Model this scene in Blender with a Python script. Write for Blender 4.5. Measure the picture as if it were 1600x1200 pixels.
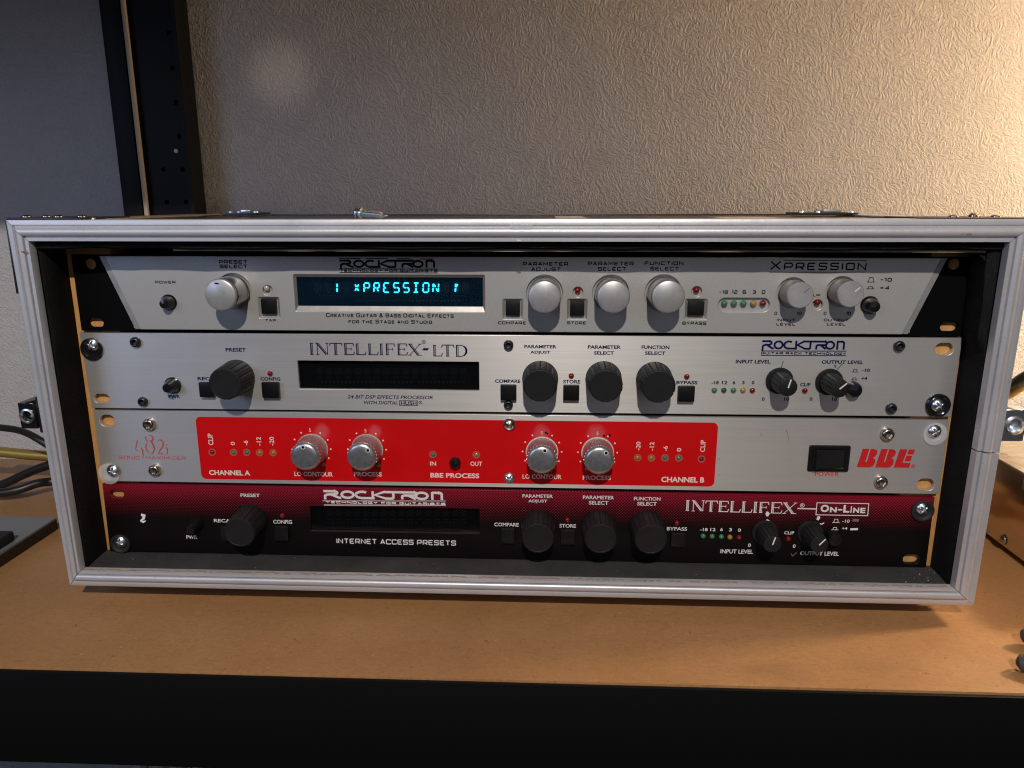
import bpy, bmesh, math, random
from mathutils import Vector, Matrix, Euler
from mathutils.geometry import tessellate_polygon
random.seed(7)
S = 0.001                                    # every length below is in millimetres
PI = math.pi
scene = bpy.context.scene
for o in list(bpy.data.objects): bpy.data.objects.remove(o)
C = scene.collection

# ------------------------------------------------------------------ camera
F_PX = 1170.0
CAM = Vector((18.6963, -405.0355, 204.6279))
cam = bpy.data.cameras.new('camera'); camo = bpy.data.objects.new('camera', cam); C.objects.link(camo)
cam.sensor_width = 36; cam.lens = 36 * F_PX / 1600; cam.clip_start = 0.01; cam.clip_end = 50
camo.location = CAM * S
camo.rotation_euler = (1.33266754, 0.00085785, 0.04350701)
scene.camera = camo
CR = Euler((1.33266754, 0.00085785, 0.04350701)).to_matrix()

# ------------------------------------------------------------------ world and lamps
w = bpy.data.worlds.new("World"); scene.world = w; w.use_nodes = True
bg = w.node_tree.nodes['Background']; bg.inputs[0].default_value = (0.62, 0.72, 1.0, 1); bg.inputs[1].default_value = 0.014
def lamp(name, kind, loc, color, power, size, target=None, **k):
    l = bpy.data.lights.new(name, kind); o = bpy.data.objects.new(name, l); C.objects.link(o)
    o.location = Vector(loc) * S; l.color = color; l.energy = power
    if kind == 'AREA':
        l.size = size * S
    else: l.shadow_soft_size = size * S
    if target: o.rotation_euler = (Vector(target) - Vector(loc)).to_track_quat('-Z', 'Y').to_euler()
    for a, b in k.items(): setattr(l, a, b)
    return o
lamp('ceiling_lamp', 'SPOT', (40, -1330, 1170), (1.0, 0.925, 0.85), 78, 22, (0, 0, 60), spot_size=math.radians(62), spot_blend=0.9)
lamp('warm_lamp', 'POINT', (605, 50, 292), (1.0, 0.73, 0.45), 8.6, 30)
lamp('window_light', 'AREA', (-900, -900, 520), (0.52, 0.65, 1.0), 2.8, 500, (0, 0, 80))
lamp('room_fill', 'AREA', (500, -1500, 340), (0.92, 0.92, 1.0), 0.95, 1100, (0, 0, 80))  # added neutral fill, mostly for the wall; stands for no particular lamp
lamp('glint_light', 'SPOT', (140, -560, 345), (1.0, 0.82, 0.64), 3.2, 9, (-193, 222, 303), spot_size=math.radians(4.2), spot_blend=1.0)  # added spot standing in for light reflected onto the wall off metal

scene.view_settings.view_transform = 'Standard'; scene.view_settings.look = 'None'
scene.view_settings.exposure = 0; scene.view_settings.gamma = 1
scene.render.engine = 'CYCLES'
scene.cycles.pixel_filter_type = 'BLACKMAN_HARRIS'; scene.cycles.filter_width = 1.15
scene.render.resolution_x = 1024; scene.render.resolution_y = 768

# ------------------------------------------------------------------ helpers: placing
def at(px, py, y=None, z=None, x=None):
    """a measured point of the photograph, brought onto the plane it lies on (mm)"""
    d = CR @ Vector(((px - 800) / F_PX, -(py - 600) / F_PX, -1))
    if y is not None: t = (y - CAM.y) / d.y
    elif z is not None: t = (z - CAM.z) / d.z
    else: t = (x - CAM.x) / d.x
    return CAM + d * t
ZO = {0: (0, 0, 1), 1: (100, 380, 4), 2: (450, 380, 4), 3: (750, 380, 4), 4: (1100, 380, 4), 5: (100, 640, 4), 6: (450, 640, 4),
      7: (750, 640, 4), 8: (1100, 640, 4), 9: (480, 395, 5.714), 10: (470, 525, 5.517), 11: (1150, 520, 8), 12: (1050, 770, 4.848),
      13: (1250, 655, 8), 14: (150, 640, 8.889), 15: (420, 640, 6.667), 16: (780, 640, 6.667), 17: (300, 390, 10)}
def zp(k, a, b): x, y, s = ZO[k]; return x + a / s, y + b / s
def on(k, a, b, y=0): return at(*zp(k, a, b), y=y)
def rect(k, l, t, r, b, y=0):
    """centre x, centre z, width, height (mm) of a measured box"""
    m = (t + b) / 2; A = on(k, l, m, y); B = on(k, r, m, y); T = on(k, (l + r) / 2, t, y); U = on(k, (l + r) / 2, b, y)
    return (A.x + B.x) / 2, (T.z + U.z) / 2, abs(B.x - A.x), abs(T.z - U.z)

# ------------------------------------------------------------------ helpers: meshes and objects
WL = {}
def root(name, label, cat, loc=(0, 0, 0), group=None):
    o = bpy.data.objects.new(name, None); C.objects.link(o); o.empty_display_size = 0.02
    o.location = Vector(loc) * S; WL[o.name] = Vector(loc); o['label'] = label; o['category'] = cat
    if group: o['group'] = group
    return o
def link(name, me, parent=None, loc=(0, 0, 0), label=None):
    o = bpy.data.objects.new(name, me); C.objects.link(o); loc = Vector(loc)
    o.location = (loc - (WL[parent.name] if parent else Vector())) * S
    if parent: o.parent = parent
    WL[o.name] = loc
    if label: o['label'] = label
    return o
def finish(me, mats, smooth=35):
    for m in (mats if isinstance(mats, (list, tuple)) else [mats]): me.materials.append(m)
    if smooth:
        me.shade_smooth(); me.set_sharp_from_angle(angle=math.radians(smooth))
    return me
class MB:
    def __init__(s): s.v = []; s.f = []; s.mi = []
    def add(s, vs, fs, mi=0):
        n = len(s.v); s.v += [tuple(v) for v in vs]; s.f += [tuple(i + n for i in f) for f in fs]; s.mi += [mi] * len(fs); return s
    def box(s, x0, x1, y0, y1, z0, z1, ch=0, mi=0):
        if ch <= 0:
            vs = [(x, y, z) for x in (x0, x1) for y in (y0, y1) for z in (z0, z1)]
            return s.add(vs, [(0, 1, 3, 2), (4, 6, 7, 5), (0, 4, 5, 1), (2, 3, 7, 6), (0, 2, 6, 4), (1, 5, 7, 3)], mi)
        bm = bmesh.new(); bmesh.ops.create_cube(bm, size=1)
        for v in bm.verts:
            v.co = Vector(((x0 + x1) / 2 + v.co.x * (x1 - x0), (y0 + y1) / 2 + v.co.y * (y1 - y0), (z0 + z1) / 2 + v.co.z * (z1 - z0)))
        bmesh.ops.bevel(bm, geom=bm.edges[:] + bm.verts[:], offset=ch, segments=2, profile=0.6, affect='EDGES')
        bm.verts.index_update()
        s.add([v.co[:] for v in bm.verts], [[v.index for v in f.verts] for f in bm.faces], mi); bm.free(); return s
    def lathe(s, prof, seg=32, c=(0, 0, 0), rmod=None, mi=0, axis='-y', cap=True):
        vs = []; fs = []; n = len(prof)
        for i, (r, h) in enumerate(prof):
            for k in range(seg):
                a = 2 * PI * k / seg; rr = r * (rmod(i, a) if rmod else 1)
                p = (rr * math.cos(a), -h, rr * math.sin(a))
                if axis == 'z': p = (p[0], p[2], h)
                if axis == 'x': p = (h, p[0], p[2])
                vs.append((p[0] + c[0], p[1] + c[1], p[2] + c[2]))
        for i in range(n - 1):
            for k in range(seg):
                a, b = i * seg + k, i * seg + (k + 1) % seg
                fs.append((a, b, b + seg, a + seg))
        if cap and prof[0][0] > 1e-6: fs.append(tuple(range(seg))[::-1])
        if cap and prof[-1][0] > 1e-6: fs.append(tuple((n - 1) * seg + k for k in range(seg)))
        return s.add(vs, fs, mi)
    def poly(s, pts, y=0, mi=0):                       # flat print: polygon of (x, z) at depth y
        P = [Vector((a, b, 0)) for a, b in pts]
        tr = tessellate_polygon([P])
        ar = 0
        for i in range(len(pts)): a = pts[i]; b = pts[(i + 1) % len(pts)]; ar += a[0] * b[1] - b[0] * a[1]
        fs = []
        for t in tr:
            a, b, c = (pts[i] for i in t)
            cr = (b[0] - a[0]) * (c[1] - a[1]) - (c[0] - a[0]) * (b[1] - a[1])
            fs.append(t if cr > 0 else t[::-1])
        return s.add([(a, y, b) for a, b in pts], fs, mi)
    def stroke(s, pts, wd, y=0, mi=0, closed=False):
        n = len(pts); P = [Vector(p) for p in pts]; L = []; R = []
        for i in range(n):
            a = P[(i - 1) % n] if (i > 0 or closed) else None; b = P[(i + 1) % n] if (i < n - 1 or closed) else None
            d1 = (P[i] - a).normalized() if a is not None else None; d2 = (b - P[i]).normalized() if b is not None else None
            if d1 is None: d1 = d2
            if d2 is None: d2 = d1
            n1 = Vector((-d1.y, d1.x)); n2 = Vector((-d2.y, d2.x)); m = n1 + n2
            if m.length < 1e-4: m = n1.copy()
            m.normalize(); k = min(1.8, 1 / max(0.3, m.dot(n1)))
            ww = wd[i] if isinstance(wd, (list, tuple)) else wd
            L.append(P[i] + m * (ww / 2 * k)); R.append(P[i] - m * (ww / 2 * k))
        vs = [(p.x, y, p.y) for p in L] + [(p.x, y, p.y) for p in R]
        fs = [(i, n + i, n + (i + 1) % n, (i + 1) % n) for i in range(n if closed else n - 1)]
        return s.add(vs, fs, mi)
    def tube(s, pts, rad, seg=10, mi=0):
        P = [Vector(p) for p in pts]; n = len(P); up = Vector((0.13, 0.2, 1)).normalized(); vs = []; fs = []
        for i in range(n):
            d = (P[min(i + 1, n - 1)] - P[max(i - 1, 0)]).normalized(); u = d.cross(up).normalized(); v = d.cross(u)
            r = rad[i] if isinstance(rad, (list, tuple)) else rad
            for k in range(seg): a = 2 * PI * k / seg; vs.append(P[i] + (u * math.cos(a) + v * math.sin(a)) * r)
        for i in range(n - 1):
            for k in range(seg): a, b = i * seg + k, i * seg + (k + 1) % seg; fs.append((a, a + seg, b + seg, b))
        fs.append(tuple(range(seg))); fs.append(tuple((n - 1) * seg + k for k in range(seg))[::-1])
        return s.add(vs, fs, mi)
    def mesh(s, name, mats, smooth=35, off=(0, 0, 0), recalc=True):
        me = bpy.data.meshes.new(name); o = Vector(off)
        me.from_pydata([tuple((Vector(v) - o) * S) for v in s.v], [], s.f)
        me.polygons.foreach_set('material_index', s.mi)
        if recalc:
            bm = bmesh.new(); bm.from_mesh(me); bmesh.ops.recalc_face_normals(bm, faces=bm.faces[:]); bm.to_mesh(me); bm.free()
        me.update(); return finish(me, mats, smooth)
    def obj(s, name, mats, parent=None, loc=None, label=None, smooth=35, recalc=True):
        loc = Vector(loc) if loc is not None else (WL[parent.name] if parent else Vector())
        return link(name, s.mesh(name, mats, smooth, loc, recalc), parent, loc, label)
def smoothpath(P, n=8):
    P = [Vector(p) for p in P]; out = []
    for i in range(len(P) - 1):
        a = P[max(i - 1, 0)]; b = P[i]; c = P[i + 1]; d = P[min(i + 2, len(P) - 1)]
        for k in range(n):
            t = k / n; out.append(0.5 * ((2 * b) + (-a + c) * t + (2 * a - 5 * b + 4 * c - d) * t * t + (-a + 3 * b - 3 * c + d) * t ** 3))
    out.append(P[-1]); return out
def plate(name, outer, holes, y0, y1, mats, parent, ch=0.3, loc=None, label=None):
    """a sheet standing in the xz plane from y0 (front) to y1 (back) with real holes and broken edges"""
    cu = bpy.data.curves.new(name, 'CURVE'); cu.dimensions = '2D'; cu.fill_mode = 'BOTH'
    th = y1 - y0; cu.extrude = (th / 2 - ch) * S; cu.bevel_depth = ch * S; cu.bevel_resolution = 1; cu.offset = -ch * S
    def area(p): return sum(p[i][0] * p[(i + 1) % len(p)][1] - p[(i + 1) % len(p)][0] * p[i][1] for i in range(len(p)))
    for i, p in enumerate([outer] + list(holes)):
        if (area(p) > 0) != (i == 0): p = p[::-1]
        sp = cu.splines.new('POLY'); sp.points.add(len(p) - 1); sp.use_cyclic_u = True
        for q, (a, b) in zip(sp.points, p): q.co = (a * S, b * S, 0, 1)
    tmp = bpy.data.objects.new('tmp', cu); me = bpy.data.meshes.new_from_object(tmp); bpy.data.objects.remove(tmp)
    loc = Vector(loc) if loc is not None else WL[parent.name]
    for v in me.vertices: x, z, h = v.co; v.co = (x - loc.x * S, -h + (y0 + y1) / 2 * S - loc.y * S, z - loc.z * S)
    me.name = name; me.materials.clear(); finish(me, mats, 0)
    return link(name, me, parent, loc, label)
def circ(x, z, r, n=32): return [(x + r * math.cos(2 * PI * k / n), z + r * math.sin(2 * PI * k / n)) for k in range(n)]
def slot(x, z, wd, h, n=10):
    r = h / 2; e = max(0, wd / 2 - r)
    return [(x + e + r * math.cos(a), z + r * math.sin(a)) for a in [-PI / 2 + PI * k / n for k in range(n + 1)]] + \
           [(x - e + r * math.cos(a), z + r * math.sin(a)) for a in [PI / 2 + PI * k / n for k in range(n + 1)]]
def rrect(x, z, wd, h, r, n=5):
    out = []
    for cx, cz, a0 in ((x + wd / 2 - r, z + h / 2 - r, 0), (x - wd / 2 + r, z + h / 2 - r, PI / 2), (x - wd / 2 + r, z - h / 2 + r, PI), (x + wd / 2 - r, z - h / 2 + r, 3 * PI / 2)):
        out += [(cx + r * math.cos(a0 + PI / 2 * k / n), cz + r * math.sin(a0 + PI / 2 * k / n)) for k in range(n + 1)]
    return out

# ------------------------------------------------------------------ materials
def mat(name, col, rough=0.5, metal=0.0, **k):
    m = bpy.data.materials.new(name); m.use_nodes = True; b = m.node_tree.nodes['Principled BSDF']
    b.inputs['Base Color'].default_value = (*col, 1); b.inputs['Roughness'].default_value = rough; b.inputs['Metallic'].default_value = metal
    for a, v in k.items():
        b.inputs[a.replace('_', ' ')].default_value = v
    return m
def N(m, t, **k):
    n = m.node_tree.nodes.new(t)
    for a, v in k.items():
        if hasattr(n, a): setattr(n, a, v)
        else: n.inputs[a].default_value = v
    return n
def L(m, a, b): m.node_tree.links.new(a, b)
def coords(m, scale=(1, 1, 1), kind='Object', rot=(0, 0, 0)):
    t = N(m, 'ShaderNodeTexCoord'); mp = N(m, 'ShaderNodeMapping'); mp.inputs['Scale'].default_value = scale; mp.inputs['Rotation'].default_value = rot
    L(m, t.outputs[kind], mp.inputs['Vector']); return mp.outputs[0]
def noise(m, vec, scale, detail=3, rough=0.5, dist=0):
    n = N(m, 'ShaderNodeTexNoise'); n.inputs['Scale'].default_value = scale; n.inputs['Detail'].default_value = detail
    n.inputs['Roughness'].default_value = rough; n.inputs['Distortion'].default_value = dist; L(m, vec, n.inputs['Vector']); return n.outputs['Fac']
def ramp(m, fac, stops):
    r = N(m, 'ShaderNodeValToRGB'); e = r.color_ramp.elements
    while len(e) < len(stops): e.new(0.5)
    for q, (p, c) in zip(e, stops): q.position = p; q.color = (*c, 1) if len(c) == 3 else c
    L(m, fac, r.inputs[0]); return r.outputs[0]
def g3(v): return (v, v, v)
def bump(m, h, strength=0.3, dist=0.1, chain=None):
    b = N(m, 'ShaderNodeBump'); b.inputs['Strength'].default_value = strength; b.inputs['Distance'].default_value = dist * S
    L(m, h, b.inputs['Height'])
    if chain: L(m, chain, b.inputs['Normal'])
    return b.outputs[0]
def math_(m, op, a, b=None, c=None):
    n = N(m, 'ShaderNodeMath', operation=op)
    for i, v in enumerate((a, b, c)):
        if v is None: continue
        if isinstance(v, (int, float)): n.inputs[i].default_value = v
        else: L(m, v, n.inputs[i])
    return n.outputs[0]
def mix(m, fac, a, b):
    n = N(m, 'ShaderNodeMix', data_type='RGBA')
    if isinstance(fac, (int, float)): n.inputs[0].default_value = fac
    else: L(m, fac, n.inputs[0])
    for i, v in ((6, a), (7, b)):
        if isinstance(v, tuple): n.inputs[i].default_value = (*v, 1)
        else: L(m, v, n.inputs[i])
    return n.outputs[2]
def B(m): return m.node_tree.nodes['Principled BSDF']

def brushed(name, col, metal=0.85, rough=0.36, aniso=0.75):
    m = mat(name, col, rough, metal); b = B(m)
    v = coords(m, (12, 400, 2600)); n = noise(m, v, 1, 4, 0.6)
    v2 = coords(m, (1, 1, 1)); n2 = noise(m, v2, 14, 4, 0.6)
    gr = noise(m, coords(m, (9, 1, 1500)), 1, 3, .65); gr = ramp(m, gr, [(0.3, g3(0)), (0.7, g3(1))])
    cc = mix(m, n2, tuple(c * 0.84 for c in col), tuple(min(1, c * 1.08) for c in col)); L(m, mix(m, math_(m, 'MULTIPLY', gr, 0.16), cc, tuple(c * 0.45 for c in col)), b.inputs['Base Color'])
    r = N(m, 'ShaderNodeMapRange'); r.inputs['To Min'].default_value = rough - 0.09; r.inputs['To Max'].default_value = rough + 0.12
    L(m, n, r.inputs[0]); L(m, r.outputs[0], b.inputs['Roughness'])
    b.inputs['Anisotropic'].default_value = aniso; b.inputs['Anisotropic Rotation'].default_value = 0.0
    t = N(m, 'ShaderNodeCombineXYZ'); t.inputs[2].default_value = 1; L(m, t.outputs[0], b.inputs['Tangent'])
    L(m, bump(m, n, 0.25, 0.04), b.inputs['Normal']); return m
ALU = brushed('brushed_aluminium', (0.62, 0.605, 0.58), 0.62, 0.42)
ALU2 = brushed('brushed_aluminium_bright', (0.68, 0.665, 0.64), 0.66, 0.42)
def painted_silver():
    m = mat('silver_paint', (0.50, 0.49, 0.465), 0.42, 0.45); v = coords(m); n = noise(m, v, 1900, 2, 0.6); n2 = noise(m, v, 25, 4, 0.6)
    c = mix(m, n, (0.40, 0.39, 0.37), (0.62, 0.61, 0.585)); c = mix(m, math_(m, 'MULTIPLY', n2, 0.22), c, (0.36, 0.33, 0.28))
    L(m, c, B(m).inputs['Base Color']); L(m, bump(m, n, 0.25, 0.05), B(m).inputs['Normal']); return m
SILV = painted_silver()
def extr():
    m = mat('anodised_extrusion', (0.66, 0.655, 0.66), 0.4, 0.45); v = coords(m); n = noise(m, v, 30, 5, 0.65); n2 = noise(m, v, 700, 3, 0.6)
    c = mix(m, n, (0.53, 0.53, 0.55), (0.66, 0.66, 0.685)); sp = ramp(m, n2, [(0.28, g3(1)), (0.34, g3(0))])
    L(m, mix(m, math_(m, 'MULTIPLY', sp, 0.5), c, (0.25, 0.22, 0.2)), B(m).inputs['Base Color'])
    sc_ = noise(m, coords(m, (30, 30, 1400)), 1, 3, .6); L(m, bump(m, sc_, 0.12, 0.05, bump(m, n, 0.25, 1.2)), B(m).inputs['Normal'])
    r = N(m, 'ShaderNodeMapRange'); r.inputs['To Min'].default_value = 0.34; r.inputs['To Max'].default_value = 0.5; L(m, n, r.inputs[0]); L(m, r.outputs[0], B(m).inputs['Roughness']); return m
EXTR = extr()
BLKMETAL = mat('black_powder_coat', (0.004, 0.004, 0.0042), 0.55, Specular_IOR_Level=0.18)
EARBLK = mat('black_ear_paint', (0.003, 0.003, 0.0035), 0.7, Specular_IOR_Level=0.05)
PLAST = mat('black_plastic', (0.006, 0.006, 0.0065), 0.4, Specular_IOR_Level=0.35)
def matte_plastic():
    m = mat('matte_knob_plastic', (0.02, 0.02, 0.021), 0.5, Specular_IOR_Level=0.35); v = coords(m); n = noise(m, v, 3000, 2); n2 = noise(m, v, 200, 3)
    L(m, mix(m, n2, (0.007, 0.007, 0.0075), (0.015, 0.015, 0.016)), B(m).inputs['Base Color']); L(m, bump(m, n, 0.3, 0.04), B(m).inputs['Normal']); return m
KNOB = matte_plastic()
GLOSS = mat('glossy_black_plastic', (0.01, 0.01, 0.011), 0.16)
CAPS = mat('silver_knob_cap', (0.50, 0.50, 0.495), 0.40, 0.5)
CAPSIDE = mat('grey_knob_side', (0.36, 0.345, 0.325), 0.42, 0.55)
CAPDARK = mat('polished_knob_side', (0.42, 0.42, 0.42), 0.20, 0.9)
def knurl():
    m = mat('knurled_knob_side', (0.50, 0.48, 0.47), 0.30, 0.85); t = N(m, 'ShaderNodeTexCoord'); sp = N(m, 'ShaderNodeSeparateXYZ'); L(m, t.outputs['Object'], sp.inputs[0])
    a = math_(m, 'ARCTAN2', sp.outputs['Z'], sp.outputs['X']); aa = math_(m, 'MULTIPLY', a, 26); yy = math_(m, 'MULTIPLY', sp.outputs['Y'], 26 / 0.0085)
    s1 = math_(m, 'SINE', math_(m, 'ADD', aa, yy)); s2 = math_(m, 'SINE', math_(m, 'SUBTRACT', aa, yy))
    L(m, bump(m, math_(m, 'ADD', s1, s2), 0.9, 0.16), B(m).inputs['Normal']); return m
KNURL = knurl()
def anneal(m, sc=1.0):          # faint grime on the plain coloured caps
    v = coords(m); n = noise(m, v, 160 * sc, 5, 0.7); c = tuple(B(m).inputs['Base Color'].default_value)[:3]
    L(m, mix(m, ramp(m, n, [(0.35, g3(0)), (0.75, g3(1))]), c, tuple(q * 0.72 for q in c)), B(m).inputs['Base Color'])
anneal(CAPS, .6); anneal(CAPSIDE)
def satin():
    m = mat('satin_aluminium_cap', (0.56, 0.57, 0.59), 0.33, 0.85); v = coords(m); n = noise(m, v, 420, 4, 0.7)
    L(m, mix(m, ramp(m, n, [(0.4, g3(0)), (0.75, g3(1))]), (0.56, 0.57, 0.60), (0.40, 0.38, 0.36)), B(m).inputs['Base Color']); return m
SATIN = satin()
CHROME = mat('zinc_plated_steel', (0.70, 0.76, 0.82), 0.3, 1.0)
ZINC = mat('dull_zinc', (0.52, 0.58, 0.62), 0.25, 1.0)
STEEL = mat('stainless_socket_screw', (0.55, 0.50, 0.43), 0.24, 1.0)
DARKSTEEL = mat('dark_steel', (0.06, 0.06, 0.065), 0.35, 0.8)
def pvc():
    m = mat('clear_plastic_washer', (0.85, 0.87, 0.88), 0.2); B(m).inputs['Alpha'].default_value = 0.3; return m
CLEAR = pvc()
def redlabel(pts):
    m = mat('red_label_print', (0.56, 0.004, 0.006), 0.42, Specular_IOR_Level=0.3); t = N(m, 'ShaderNodeTexCoord'); n = noise(m, t.outputs['Object'], 260, 3)
    fac = None
    for (x, z, r) in pts:
        d = N(m, 'ShaderNodeVectorMath', operation='DISTANCE'); L(m, t.outputs['Object'], d.inputs[0]); d.inputs[1].default_value = (x * S, 0, z * S)
        q = math_(m, 'ADD', d.outputs['Value'], math_(m, 'MULTIPLY', math_(m, 'SUBTRACT', n, 0.5), 0.003))
        k = N(m, 'ShaderNodeMapRange'); k.inputs['From Min'].default_value = r * S; k.inputs['From Max'].default_value = r * 0.45 * S; L(m, q, k.inputs[0])
        fac = k.outputs[0] if fac is None else math_(m, 'MAXIMUM', fac, k.outputs[0])
    n3 = noise(m, t.outputs['Object'], 18, 4)
    c = mix(m, n3, (0.56, 0.0015, 0.003), (0.66, 0.003, 0.005))
    L(m, mix(m, math_(m, 'MULTIPLY', fac, 0.7), c, (0.62, 0.09, 0.10)), B(m).inputs['Base Color']); return m
def halftone():
    m = mat('red_halftone_print', (0.2, 0.01, 0.02), 0.4, Specular_IOR_Level=0.2); t = N(m, 'ShaderNodeTexCoord'); sp = N(m, 'ShaderNodeSeparateXYZ'); L(m, t.outputs['Object'], sp.inputs[0])
    k = 2 * PI / 0.00124
    cx = math_(m, 'COSINE', math_(m, 'MULTIPLY', math_(m, 'ADD', sp.outputs['X'], sp.outputs['Z']), k * .7071)); cz = math_(m, 'COSINE', math_(m, 'MULTIPLY', math_(m, 'SUBTRACT', sp.outputs['X'], sp.outputs['Z']), k * .7071))
    q = math_(m, 'MULTIPLY', math_(m, 'ADD', cx, cz), 0.5)
    g = N(m, 'ShaderNodeMapRange'); g.inputs['From Min'].default_value = 0.0425; g.inputs['From Max'].default_value = 0.0215; g.inputs['To Min'].default_value = -0.42; g.inputs['To Max'].default_value = 1.05
    L(m, sp.outputs['Z'], g.inputs[0])
    s = N(m, 'ShaderNodeMapRange'); s.inputs['From Min'].default_value = -0.14; s.inputs['From Max'].default_value = 0.14; L(m, math_(m, 'SUBTRACT', q, g.outputs[0]), s.inputs[0])
    L(m, mix(m, s.outputs[0], (0.003, 0.0028, 0.003), (0.27, 0.010, 0.026)), B(m).inputs['Base Color']); return m
HALF = halftone()
INK = mat('black_ink', (0.002, 0.002, 0.002), 0.6, Specular_IOR_Level=0.1); NAVY = mat('navy_ink', (0.004, 0.005, 0.06), 0.6, Specular_IOR_Level=0.1)
WHITE = mat('white_ink', (0.74, 0.72, 0.70), 0.5); CREAM = mat('cream_ink', (0.86, 0.70, 0.62), 0.5); REDINK = mat('red_ink', (0.58, 0.012, 0.015), 0.5)
REDTHIN = mat('faded_red_ink', (0.50, 0.07, 0.08), 0.5); PENCIL = mat('marker_smear', (0.10, 0.10, 0.11), 0.5); PAINTW = mat('white_correction_paint', (0.78, 0.78, 0.80), 0.5)
GREYINK = mat('grey_smear', (0.16, 0.15, 0.16), 0.6)
def led(name, col): return mat(name, col, 0.12, 0, Coat_Weight=0.6)
LED = {'g': led('green_led', (0.045, 0.20, 0.09)), 'G': led('dark_green_led', (0.012, 0.10, 0.035)), 'y': led('amber_led', (0.36, 0.21, 0.03)), 'r': led('red_led', (0.20, 0.006, 0.006)), 'c': led('clear_led', (0.42, 0.38, 0.34))}
def vfd():
    m = mat('lit_segments', (0.1, 0.8, 0.9), 0.5); b = B(m); b.inputs['Emission Color'].default_value = (0.02, 0.60, 0.74, 1); b.inputs['Emission Strength'].default_value = 4.6; return m
VFD = vfd()
SUB = mat('display_substrate', (0.0022, 0.007, 0.011), 0.8, Specular_IOR_Level=0.05); SUBK = mat('dark_display_substrate', (0.004, 0.004, 0.0042), 0.6, Specular_IOR_Level=0.1)
GHOST = mat('unlit_segments', (0.013, 0.013, 0.013), 0.6, Specular_IOR_Level=0.2); GHOST2 = mat('unlit_segments_blue', (0.028, 0.034, 0.042), 0.6)
def pane():
    m = bpy.data.materials.new('smoked_display_window'); m.use_nodes = True; nt = m.node_tree; nt.nodes.clear()
    o = nt.nodes.new('ShaderNodeOutputMaterial'); t = nt.nodes.new('ShaderNodeBsdfTransparent'); t.inputs[0].default_value = (0.86, 0.88, 0.9, 1)
    g = nt.nodes.new('ShaderNodeBsdfGlossy'); g.inputs['Roughness'].default_value = 0.08; fr = nt.nodes.new('ShaderNodeFresnel'); fr.inputs[0].default_value = 1.45
    mx = nt.nodes.new('ShaderNodeMixShader'); nt.links.new(fr.outputs[0], mx.inputs[0]); nt.links.new(t.outputs[0], mx.inputs[1]); nt.links.new(g.outputs[0], mx.inputs[2]); nt.links.new(mx.outputs[0], o.inputs[0]); return m
PANE = pane()
def pane_scatter():
    m = pane(); m.name = 'tinted_display_filter'; nt = m.node_tree; mx = [n for n in nt.nodes if n.type == 'MIX_SHADER'][0]; t = [n for n in nt.nodes if n.type == 'BSDF_TRANSPARENT'][0]
    tr = nt.nodes.new('ShaderNodeBsdfTranslucent'); tr.inputs[0].default_value = (0.03, 0.42, 0.9, 1); m2 = nt.nodes.new('ShaderNodeMixShader'); m2.inputs[0].default_value = 0.07
    nt.links.new(t.outputs[0], m2.inputs[1]); nt.links.new(tr.outputs[0], m2.inputs[2]); nt.links.new(m2.outputs[0], mx.inputs[1]); return m
PANE_B = pane_scatter()
def foam():
    m = mat('black_foam', (0.02, 0.02, 0.02), 0.9, Specular_IOR_Level=0.1); v = coords(m); n = noise(m, v, 900, 4, 0.7); n2 = noise(m, v, 40, 4, 0.6)
    c = mix(m, n2, (0.005, 0.005, 0.006), (0.018, 0.0175, 0.017)); sp = ramp(m, noise(m, v, 1500, 1), [(0.70, g3(0)), (0.76, g3(1))])
    L(m, mix(m, math_(m, 'MULTIPLY', sp, 0.35), c, (0.22, 0.19, 0.15)), B(m).inputs['Base Color']); L(m, bump(m, n, 0.8, 0.4), B(m).inputs['Normal']); return m
FOAM = foam()
FOAM2 = foam(); FOAM2.name = 'worn_foam'
for n_ in FOAM2.node_tree.nodes:
    if n_.type == 'MIX' and abs(n_.inputs[7].default_value[0] - 0.018) < 1e-5: n_.inputs[6].default_value = (0.022, 0.022, 0.022, 1); n_.inputs[7].default_value = (0.075, 0.073, 0.07, 1)
def wood(name, a, b, sc=1, stretch=(60, 60, 9)):
    m = mat(name, a, 0.55); v = coords(m, stretch); n = noise(m, v, 14 * sc, 5, 0.6, 0.6); L(m, mix(m, ramp(m, n, [(0.3, g3(0)), (0.7, g3(1))]), a, b), B(m).inputs['Base Color'])
    L(m, bump(m, n, 0.3, 0.15), B(m).inputs['Normal']); return m
RAIL = wood('pine_rail', (0.52, 0.25, 0.075), (0.66, 0.36, 0.13)); RAWEDGE = wood('raw_plywood_edge', (0.30, 0.20, 0.12), (0.45, 0.32, 0.2), 3)
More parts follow.
